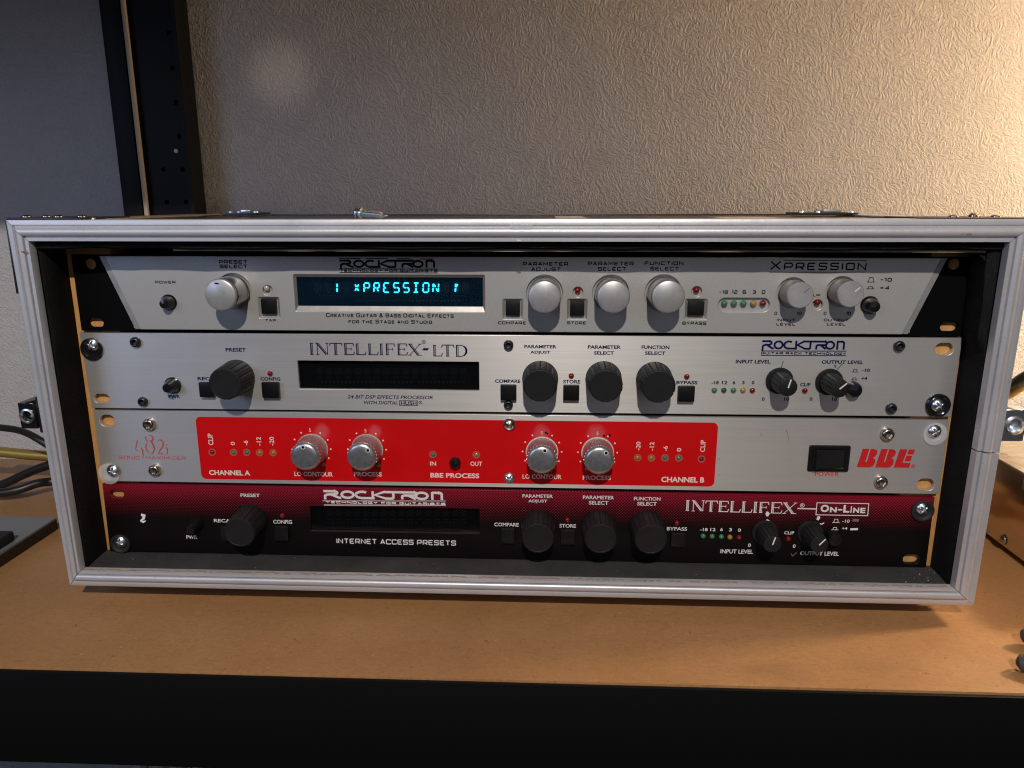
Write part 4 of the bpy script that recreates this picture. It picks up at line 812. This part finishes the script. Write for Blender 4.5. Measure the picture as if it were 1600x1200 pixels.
# ------------------------------------------------------------------ unit 3
u = root('signal_enhancer', 'aluminium rack unit with a long red label and four silver knobs, third from the top', 'effects unit', (0, 60, 46), RG)
def rc(x, z, sx, sz, r): return [(x + sx * (-r + r * math.sin(a)) if True else 0, z + sz * (-r + r * math.cos(a))) for a in (0, .4, .8, 1.2, PI / 2)]
out = [(-241.0, 44.9), (239.6, 44.7), (241.2, 45.2), (241.5, 47), (241.6, 87.2), (240.8, 88.2), (-240.8, 88.5)]
plate('faceplate', out, [hole(5, 270, 70, 104, 84), hole(8, 1385, 470, 116, 84)], 0, 3, ALU, u, .25)
rs = rect(13, 100, 325, 615, 650)
TL_, BL_, BR_, TR_ = on(5, 823, 42), on(5, 858, 433), on(7, 1466, 482), on(7, 1486, 84)
x0, x1 = (TL_.x + BL_.x) / 2, (TR_.x + BR_.x) / 2; z0, z1 = (BL_.z + BR_.z) / 2, (TL_.z + TR_.z) / 2
kb = [at(487.2, 701.2, y=0), at(573.4, 702.2, y=0), at(847, 705.6, y=0), at(933.7, 706.8, y=0)]
sm = [on(15, 555, 225), on(15, 1105, 225), on(16, 440, 240), on(16, 1010, 245)]
lcx, lcz = (x0 + x1) / 2, (z0 + z1) / 2
RED = redlabel([(q.x - lcx, q.z - lcz, r_) for q, r_ in zip(sm, (5.2, 4.6, 5.5, 6))])
f = Flat(0.02); f.m.poly([(a - 0, b) for a, b in rrect(lcx, lcz, x1 - x0, z1 - z0, 3, 6)], f.y); lb = f.m.obj('label_panel', RED, u, (lcx, f.y, lcz), 'long red printed panel with rounded corners', 0, False)
RY = -0.07
for q, cp, in zip(kb, ((6, 105, 300, 97, 233), (6, 458, 300, 503, 250), (7, 387, 322, 407, 250), (7, 747, 325, 793, 267))):
    c = on(cp[0], cp[1], cp[2], -15.2); dd = on(cp[0], cp[3], cp[4], -15.2); knob_knurled(u, ((c.x + q.x) / 2, RY, (c.z + q.z) / 2), math.degrees(math.atan2(dd.z - c.z, dd.x - c.x)))
    f = Flat(RY)
    for t_ in (210, 180, 150, 120, 60, 30, 0, -30): a = math.radians(t_); f.m.poly(circ(q.x + 11.1 * math.cos(a), q.z + 11.1 * math.sin(a), .5, 10), f.nexty())
    f.obj('scale_dots', CREAM, u)
def txt_at(u, txt, x, z, h, m, y, rot=0):
    cu = bpy.data.curves.new('txt', 'FONT'); cu.body = txt; cu.size = 1; cu.resolution_u = 3; cu.align_x = 'CENTER'; tmp = bpy.data.objects.new('tmp', cu); me = bpy.data.meshes.new_from_object(tmp); bpy.data.objects.remove(tmp)
    c_, s_ = math.cos(rot), math.sin(rot)
    for v in me.vertices: a, b = v.co.x * h * 1.38, (v.co.y - .36) * h * 1.38; v.co = ((a * c_ - b * s_) * S, 0, (a * s_ + b * c_) * S)
    me.materials.clear(); me.materials.append(m); return link('caption', me, u, (x, y - .06, z), 'cream numeral %s on the red label' % txt)
for i, q in enumerate(kb):
    txt_at(u, '5', q.x - .3, q.z + 11.3, 2.1, CREAM, RY); a = math.radians(-57); txt_at(u, '10', q.x + 11.5 * math.cos(a), q.z + 11.5 * math.sin(a), 2.0, CREAM, RY, math.radians(32)); a = math.radians(238); txt_at(u, '0', q.x + 11.5 * math.cos(a), q.z + 11.5 * math.sin(a), 2.0, CREAM, RY, math.radians(-32))
for t_, k, b_, r_ in (('CLIP', 5, (900, 150, 932, 221), 1), ('0', 5, (1042, 201, 1068, 222), 1), ('-6', 5, (1123, 193, 1150, 223), 1), ('-12', 5, (1203, 171, 1232, 224), 1), ('-20', 5, (1284, 170, 1313, 224), 1), ('CHANNEL A', 5, (907, 379, 1163, 410), 0), ('LO CONTOUR', 6, (40, 389, 280, 417), 0), ('PROCESS', 6, (413, 390, 586, 417), 0),
                      ('IN', 6, (888, 324, 925, 350), 0), ('OUT', 6, (1140, 325, 1213, 352), 0), ('BBE PROCESS', 6, (890, 397, 1195, 427), 0), ('LO CONTOUR', 7, (266, 405, 509, 433), 0), ('PROCESS', 7, (642, 412, 818, 440), 0), ('-20', 7, (975, 200, 1003, 254), 1), ('-12', 7, (1060, 203, 1088, 256), 1), ('-6', 7, (1145, 228, 1173, 258), 1),
                      ('0', 7, (1230, 240, 1258, 262), 1), ('CLIP', 7, (1377, 190, 1408, 264), 1), ('CHANNEL B', 7, (1133, 421, 1402, 455), 0)): sans(u, t_, k, *b_, CREAM, RY, rot=r_, bold=.03 if 'CHAN' in t_ or 'BBE' in t_ else .015)
for k, a, b, c in ((5, 925, 268, 'r'), (5, 1059, 269, 'g'), (5, 1141, 269, 'g'), (5, 1222, 271, 'y'), (5, 1306, 271, 'y'), (6, 905, 282, 'g'), (6, 1177, 284, 'y'), (7, 986, 302, 'y'), (7, 1072, 304, 'y'), (7, 1157, 303, 'g'), (7, 1243, 304, 'g'), (7, 1385, 311, 'r')): light(u, k, a, b, c, y=RY, r=1.45, ring=CREAM if c != 'r' else mat('pink_bezel', (.5, .1, .08), .4), h=.8)
c = on(6, 1043, 333, -1.5); MB().lathe([(3.2, 0), (3.1, 2.6), (2.2, 3.8), (0, 4.2)], 28, (c.x, RY, c.z)).obj('push_switch', GLOSS, u, (c.x, 0, c.z))
for q in ((14, 712, 218, 3.5), (14, 790, 857, 3.5), (13, 1113, 200, 3.7), (13, 1033, 800, 3.6)): socket(u, *q, STEEL, 0, 3.0)
c = on(7, 183, 97, -2); MB().lathe([(3.5, 0), (3.5, 1.0), (3.0, 1.6), (2.2, 1.3), (1.4, 1.8), (0, 2.2)], 30, (c.x, -.05, c.z)).obj('rivet', STEEL, u, (c.x, 0, c.z))
c = on(7, 183, 433, -1.5); part('cover_screw', 'cs', lambda: cross_head(3.35, 2.0, CHROME), u, (c.x, -.06, c.z)).rotation_euler = (0, .6, 0)
rack_screw(u, 5, (280, 402), 6.4, (290, 393), 3.9, CLEAR, 'screw in a broken clear plastic washer', .3); rack_screw(u, 8, (1447, 155), 6.4, (1457, 146), 3.8, CLEAR, 'screw in a clear plastic washer', 1.0)
# rocker switch
bz = plate('rocker_switch', rrect(rs[0], rs[1], rs[2], rs[3], 1.0, 4), [rrect(rs[0], rs[1], rs[2] * .74, rs[3] * .72, .8, 3)], -1.0, 1, PLAST, u, .35, loc=(rs[0], 0, rs[1]))
rk = MB(); rx, rz = rs[2] * .36, rs[3] * .35
rk.add([(rs[0] - rx, 2, rs[1] - rz), (rs[0] + rx, 2, rs[1] - rz), (rs[0] + rx, 2, rs[1] + rz), (rs[0] - rx, 2, rs[1] + rz), (rs[0] - rx, -4.4, rs[1] - rz), (rs[0] - rx * .2, -1.9, rs[1] - rz), (rs[0] + rx, -.9, rs[1] - rz), (rs[0] - rx, -4.4, rs[1] + rz), (rs[0] - rx * .2, -1.9, rs[1] + rz), (rs[0] + rx, -.9, rs[1] + rz)],
       [(4, 5, 8, 7), (5, 6, 9, 8), (0, 3, 7, 4), (1, 6, 9, 2), (0, 4, 5, 6, 1), (3, 2, 9, 8, 7), (0, 1, 2, 3)]); rk.obj('rocker', KNOB, bz, (rs[0], 0, rs[1]), None, 20)
sans(u, 'POWER', 13, 188, 657, 485, 712, REDINK, bold=.01)
def zpoly(f, k, pts): f.po([(on(k, a, b).x, on(k, a, b).z) for a, b in pts])
f = Flat(0)
b1 = [(785, 368), (868, 369), (818, 526), (822, 534), (834, 532), (884, 370), (925, 371), (955, 382), (969, 405), (960, 440), (935, 470), (912, 482), (935, 497), (942, 525), (930, 565), (908, 590), (872, 604), (708, 600)]
zpoly(f, 13, b1); zpoly(f, 13, [(a + 231, b + 3) for a, b in b1]); zpoly(f, 13, [(1250, 374), (1344, 376), (1283, 541), (1287, 546), (1383, 548), (1363, 608), (1170, 605)]); zpoly(f, 13, [(1362, 377), (1438, 378), (1417, 440), (1338, 439)]); zpoly(f, 13, [(1331, 456), (1402, 458), (1380, 527), (1303, 525)])
c = on(13, 1415, 587); reg(f, c.x, c.z, 1.15); f.obj('logo', REDINK, u, 'bold slanted red logo reading BBE')
f = Flat(0)
def zs(k, pts, wd, n=5):
    wd *= 1.3; P = smoothpath([(on(k, a, b).x, on(k, a, b).z, 0) for a, b in pts], n); f.st([(p.x, p.y) for p in P], wd)
def taper(k, pts, wd):
    wd *= 1.35; P = smoothpath([(on(k, a, b).x, on(k, a, b).z, 0) for a, b in pts], 5); n = len(P) - 1; f.st([(p.x, p.y) for p in P], [wd * (.35 + .65 * math.sin(PI * i / n)) for i in range(n + 1)])
taper(14, ((562, 420), (572, 440), (556, 520), (553, 560)), .5); zs(14, ((552, 568), (598, 572)), .3, 1); taper(14, ((630, 525), (636, 550), (648, 580), (654, 630), (652, 690)), .55); zs(14, ((625, 528), (668, 578)), .25, 1)
taper(14, ((735, 352), (770, 365), (795, 400), (775, 445), (800, 500), (812, 545), (790, 600), (768, 614)), .75); taper(14, ((700, 368), (688, 390), (702, 425), (726, 448)), .5); taper(14, ((712, 455), (695, 500), (700, 550), (738, 612)), .55); taper(14, ((735, 440), (772, 428)), .35)
taper(14, ((858, 428), (895, 420), (930, 450), (930, 500), (895, 560), (862, 612)), .65); taper(14, ((862, 612), (900, 608), (952, 622)), .4)
taper(14, ((968, 488), (978, 494), (984, 500)), .7); taper(14, ((968, 520), (988, 540), (992, 590), (985, 625)), .55)
f.obj('title', REDTHIN, u, 'thin red numerals reading 482i')
tech(u, 'SONIC', 14, 315, 642, 610, 690, REDTHIN, 0, .8); tech(u, 'MAXIMIZER', 14, 690, 648, 1250, 692, REDTHIN, 0, .8)
f = Flat(RY)
for (k, a, b, r_) in ((16, 485, 240, .9), (16, 503, 250, .7), (16, 1093, 272, .8), (16, 1147, 270, .9), (16, 1160, 262, .5)): c = on(k, a, b); f.m.poly(circ(c.x, c.z, r_ * .8, 9), f.nexty())
f.obj('marker_stroke', INK, u, 'black marker dots beside the right hand knobs')
f = Flat(0)
for (k, a) in ((7, ((1487, 312), (1498, 302))), (7, ((1490, 412), (1500, 405))), (8, ((512, 125), (525, 160), (530, 195))), (8, ((355, 150), (358, 165)))): f.st([(on(k, *q).x, on(k, *q).z) for q in a], .22)
f.obj('scratch', PENCIL, u)
chassis(u, -218, 218, 45.6, 87.6, 165)

# ------------------------------------------------------------------ unit 4
u = root('effects_processor', 'black rack unit fading to red dots with white lettering, at the bottom of the stack', 'effects unit', (0, 60, 1), RG)
dsp = rect(6, 140, 612, 1197, 766)
HOLES4 = [rrect(dsp[0], dsp[1], dsp[2], dsp[3], .4, 2), hole(5, 330, 528, 100, 62), hole(8, 1297, 935, 112, 70)]
plate('faceplate', [(-242.4, -.1), (240.1, -.4), (239.5, 42.6), (-241.4, 43.3)], HOLES4, 0, 3, HALF, u, .25, loc=(0, 0, 0))
vdisplay(u, dsp, 6, 262, 1100, 648, 3.2, 688, 706, SUBK, 'unlit black display window')
q = dsp; MB().box(q[0] - q[2] / 2, q[0] + q[2] / 2, .1, .9, q[1] - q[3] / 2 - .05, q[1] - q[3] / 2 + .35).obj('window_lip', DARKSTEEL, u)
for q in ((5, 1095, 768), (7, 362, 805), (7, 755, 808), (7, 1068, 812)): c = on(*q, -17.5); knob_fluted(u, (c.x, 0, c.z))
c = on(8, 430, 843, -16); knob_level_black(u, (c.x, 0, c.z), 75); c = on(8, 723, 845, -16); knob_level_black(u, (c.x, 0, c.z), 50)
for b_ in ((5, 985, 728, 1060, 815), (5, 1320, 728, 1405, 815), (7, 133, 742, 215, 832), (7, 503, 750, 592, 838), (7, 1192, 770, 1282, 855)): push(u, *b_, y=-1.2, depth=1.5)
c = on(5, 825, 720); MB().lathe([(4.4, 0), (4.2, 1.2), (2.8, 6.6), (2.5, 7.4), (0, 7.6)], 30, (c.x, 0, c.z)).obj('power_button', PLAST, u, (c.x, 0, c.z))
c = on(12, 1230, 350, -3); MB().lathe([(4.3, 0), (4.2, 3), (3.6, 4.6), (0, 5.2)], 30, (c.x, 0, c.z)).obj('push_switch', PLAST, u, (c.x, 0, c.z))
for k, a, b, c in ((12, 238, 332, 'g'), (12, 306, 334, 'g'), (12, 376, 337, 'g'), (12, 441, 340, 'y'), (12, 511, 343, 'r'), (12, 884, 353, 'r'), (5, 1362, 665, 'r'), (7, 547, 692, 'r'), (7, 1232, 712, 'r')): light(u, k, a, b, c, r=1.5)
rack_screw(u, 5, (352, 840), 6.0, (337, 838), 3.8, RUBBER, 'screw in a black rubber washer', .2); rack_screw(u, 8, (1368, 634), 6.3, (1380, 632), 3.8, RUBBER, 'screw in a black rubber washer', .8)
for t_, k, b_ in (('PRESET', 5, (1103, 525, 1224, 546)), ('RECALL', 5, (937, 684, 1080, 705)), ('CONFIG', 5, (1308, 689, 1425, 713)), ('PWR', 5, (765, 786, 833, 808)), ('PARAMETER', 7, (265, 530, 456, 551)), ('ADJUST', 7, (302, 562, 420, 585)), ('PARAMETER', 7, (643, 538, 838, 560)), ('SELECT', 7, (680, 571, 803, 594)), ('FUNCTION', 7, (962, 546, 1128, 568)), ('SELECT', 7, (983, 577, 1105, 600)),
                  ('COMPARE', 7, (90, 707, 242, 730)), ('STORE', 7, (497, 715, 600, 738)), ('BYPASS', 7, (1168, 734, 1294, 756)), ('-18', 12, (212, 266, 270, 290)), ('12', 12, (290, 266, 330, 290)), ('6', 12, (365, 266, 385, 290)), ('3', 12, (432, 267, 453, 292)), ('0', 12, (500, 270, 522, 295)), ('CLIP', 12, (850, 291, 925, 315)), ('0', 12, (576, 383, 597, 410)), ('0', 12, (915, 390, 936, 417)),
                  ('INPUT LEVEL', 12, (367, 429, 614, 460)), ('OUTPUT LEVEL', 12, (972, 444, 1265, 475)), ('-10', 12, (1290, 202, 1345, 226)), ('+4', 12, (1287, 258, 1328, 280))): sans(u, t_, k, *b_, WHITE, bold=.02)
tech(u, 'Internet Access Presets'.upper(), 6, 303, 811, 1050, 843, WHITE, 0, 1.05)
rlogo(u, 6, 219, 510, 972, 560, WHITE, 0, 'TECHNOLOGY FOR GUITARISTS', (6, 235, 577, 985, 590), ((217, 570, 985, 571, .4), (225, 596, 987, 597, .55)))
def on_line(f):
    A = [on(12, *q) for q in ((1098, 75), (1490, 82), (1482, 173), (1090, 166))]; f.st([(a.x, a.z) for a in A], .5, True); A, Bq = on(12, 950, 118), on(12, 1092, 122); f.st([(A.x, A.z), (Bq.x, Bq.z)], .75)
inline_caps(u, [('I', 12, 102, 58, 140, 134), ('N', 12, 150, 59, 245, 138), ('T', 12, 252, 62, 345, 140), ('E', 12, 350, 64, 430, 142), ('L', 12, 440, 66, 520, 145), ('L', 12, 528, 68, 608, 147), ('I', 12, 616, 70, 650, 149), ('F', 12, 658, 72, 735, 150), ('E', 12, 745, 74, 835, 153), ('X', 12, 838, 76, 945, 157), ('R', 12, 970, 78, 1004, 112)], WHITE, extra=on_line, label='white open face title reading INTELLIFEX with a boxed tail')
for t_, b_ in (('O', (1125, 90, 1190, 146)), ('N', (1196, 108, 1248, 148)), ('-', (1255, 122, 1290, 134)), ('L', (1298, 92, 1345, 150)), ('i', (1352, 100, 1362, 151)), ('N', (1372, 112, 1418, 152)), ('E', (1426, 113, 1465, 154))): sans(u, t_, 12, *b_, WHITE, bold=.045)
icons(u, 12, ((1215, 200, 1270, 225), (1208, 262, 1260, 280)), WHITE)
f = Flat(0)
for k, a, wd in ((12, ((720, 142), (724, 158), (722, 178)), [.9, 2.4, 1.0]), (12, ((715, 205), (728, 212), (736, 218)), 1.2), (12, ((1106, 178), (1112, 190), (1100, 205)), 1.5), (12, ((1120, 232), (1135, 238), (1152, 226)), .6), (12, ((1350, 276), (1408, 274)), 1.3), (5, ((482, 655), (500, 662), (498, 680), (482, 695), (495, 702), (512, 695)), [1.4, 1.9, 1.5, 1.0, 1.3, .5])):
    P = [(on(k, *q).x, on(k, *q).z) for q in a]; f.st(P, wd)
f.obj('marker_stroke', PAINTW, u, 'white paint marks, one like a figure two at the left'); f = Flat(0)
f.st([(on(12, *q).x, on(12, *q).z) for q in ((1368, 207), (1415, 208))], 1.6); f.obj('marker_stroke', GREYINK, u, 'grey smear beside the input marks'); f = Flat(0)
f.st([(on(12, *q).x, on(12, *q).z) for q in ((902, 458), (912, 480), (945, 450))], .4); f.obj('marker_stroke', GREYINK, u, 'faint grey tick beside the output lettering')
chassis(u, -218, 218, .6, 41.8, 170)

# ------------------------------------------------------------------ loose screw on the case
A = at(556, 336, y=-6)
sc = root('loose_screw', 'loose zinc screw lying on top of the case, pointing right', 'screw', (A.x, -6, 196.2))
prof = [(0, 0), (2.4, .1), (3.1, .8), (3.15, 1.6), (1.9, 1.9), (1.7, 2.9), (3.2, 3.1), (3.2, 3.9), (1.6, 4.3)]
sm_ = MB().lathe(prof, 24, (0, 0, 0), axis='x').mesh('screw_head', ZINC, 40)
th = [(1.4, 4.2)]
for i in range(17): th += [(1.9 if i < 14 else 1.9 - .35 * (i - 13), 4.7 + i * .78), (1.3 if i < 14 else 1.3 - .25 * (i - 13), 5.1 + i * .78)]
th.append((0, 18.8)); tm = MB().lathe(th, 18, (0, 0, 0), axis='x').mesh('screw_thread', ZINC, 25)
for nm, me in (('screw_head', sm_), ('screw_thread', tm)):
    o = link(nm, me, sc, (A.x, -6, 199.3)); o.rotation_euler = (0, .07, -.25)

# ------------------------------------------------------------------ things beside the case
# metal chassis on the right
bx = root('metal_chassis', 'shiny bare metal box standing on the shelf right of the case', 'metal box', (430, 110, TZ))
MB().box(325, 560, -15, 216, TZ + 4.0, 35.6, .8).obj('side_shell', BOXS, bx); MB().box(324.2, 561, -16, 217, 35.8, 37.2, .4).obj('top_cover', BOXT, bx)
for y in (30, 190): MB().lathe([(7, TZ + .05), (7, TZ + 3.9)], 20, (340, y, 0), axis='z').obj('rubber_foot', RUBBER, bx)
q = at(1568, 843, x=325); rv = MB().lathe([(3.4, 0), (3.3, .8), (2.2, 1.6), (0, 1.9)], 24, (0, 0, 0)); rv.v = [(y_ , x_, z_) for x_, y_, z_ in rv.v]; rv.v = [(324.6 + a, q.y + b, q.z + c) for a, b, c in rv.v]; rv.obj('side_screw', STEEL, bx)
q = at(1626, 735, z=50); MB().tube([(q.x - 3, q.y, 37.4), (q.x - 3, q.y, 43), (q.x - 2, q.y, 48), (q.x, q.y, 52)], [5, 5, 3.6, 3.2], 18).obj('brass_terminal', BRASS, bx)
# grey slab on the left
A, Bq, D_ = at(-2, 866, z=-13), at(88, 808.5, z=-13), at(-60, 809, z=-13)
gs = root('grey_device', 'flat dark grey slab lying on the shelf left of the case', 'slab', ((A.x + D_.x) / 2, (A.y + D_.y) / 2, TZ))
def prism(pts, z0, z1): n = len(pts); return MB().add([(a, b, z0) for a, b in pts] + [(a, b, z1) for a, b in pts], [tuple(range(n))[::-1], tuple(range(n, 2 * n))] + [(i, (i + 1) % n, n + (i + 1) % n, n + i) for i in range(n)])
dirv = (Bq - A).normalized(); A2 = A - dirv * 60
prism([(A2.x, A2.y), (Bq.x, Bq.y), (Bq.x - 110, Bq.y + 2), (A2.x - 130, A2.y)], TZ + .1, -14.4).obj('slab_body', GLOSS, gs, None, None, 0); prism([(A2.x, A2.y), (Bq.x, Bq.y), (Bq.x - 110, Bq.y + 2), (A2.x - 130, A2.y)], -14.3, -13).obj('slab_lid', GREYBOX, gs, None, None, 0)
q = at(-2, 850, z=-8); MB().box(q.x - 30, q.x - 1, q.y - 8, q.y + 16, -12.9, -6, 1.5).obj('slab_hinge', RUBBER, gs)
# cables on the left
def cable(name, label, pts, r, m, cat='cable', group=None):
    P = [at(a, b, y=y) for a, b, y in pts]; o = MB().tube(smoothpath(P, 8), r, 12).obj(name, m, None, P[0], None, 60); o['label'] = label; o['category'] = cat
    if group: o['group'] = group
    return o
cable('cable', 'black cable left of the case, uppermost, just below the side catch', [(-60, 662, 120), (0, 668, 118), (35, 674, 112), (66, 690, 105), (110, 720, 110), (180, 760, 140)], 2.6, CABLE)
cable('cable', 'thick gold coloured cable running behind the left side of the case', [(-70, 700, 150), (0, 706, 150), (40, 710, 150), (80, 713, 150), (180, 722, 150)], 4.2, YCABLE)
cable('cable', 'black cable left of the case sagging between the gold cable and the shelf', [(-60, 772, 150), (0, 758, 150), (36, 742, 150), (66, 730, 150), (100, 722, 150), (180, 715, 150)], 3.6, CABLE)
cable('cable', 'lowest black cable lying on the shelf behind the grey slab', [(-60, 772, 120), (0, 770, 122), (30, 765, 126), (60, 755, 134), (90, 752, 142), (180, 742, 150)], 3.4, CABLE)
cable('cable', 'black cable climbing to the right from behind the right side of the case', [(1500, 640, 150), (1560, 612, 140), (1582, 602, 130), (1604, 588, 120), (1680, 545, 110)], 4.0, CABLE)
cable('cable', 'gold coloured cable just under the black one right of the case', [(1500, 650, 150), (1560, 624, 142), (1582, 614, 132), (1604, 600, 122), (1680, 558, 112)], 3.0, YCABLE)
# dark fabric bag edge at far left
# plier handles at the right
pl = root('pliers', 'dark rubber gripped pliers lying on the shelf at the far right', 'pliers', (275, -60, TZ))
A = at(1590, 991, z=-16); MB().tube(smoothpath([(A.x + 1.5, A.y - 1, -18), (A.x + 7, A.y - 3, -15.5), (A.x + 22, A.y - 6, -14.5), (A.x + 60, A.y - 22, -14)], 6), [1.2] + [2.8, 3.8] + [4.4] * 16, 14).obj('handle', GRIP, pl)
A = at(1588, 1030, z=-16); MB().tube(smoothpath([(A.x, A.y, -18), (A.x + 5, A.y - 3, -16.5), (A.x + 18, A.y - 9, -15), (A.x + 60, A.y - 24, -14)], 6), [.8] + [2.0, 3.0] + [4.2] * 16, 14).obj('handle', GRIP, pl)
MB().box(A.x + 50, A.x + 74, A.y - 32, A.y - 2, -20, -9, 2).obj('jaw', DARKSTEEL, pl)
# pale folded cloth on the level below
cl = MB(); n = 40
for i in range(4):
    p0 = at(212 + 28 * i + (10 if i == 3 else 0), 1197, y=40); pts = [(p0.x + 3 * math.sin(t_ * .4 + i), 40 + t_ * 5, p0.z - 30 + 32 * math.sin(min(1, t_ / 3 + .35) * PI / 2)) for t_ in range(8)]
    cl.tube(smoothpath(pts, 3), 6 if i < 3 else 4, 10)
co = cl.obj('cloth', CLOTH, None, (-190, 60, -120)); co['label'] = 'pale folded cloth in the dark under the shelf'; co['category'] = 'cloth'
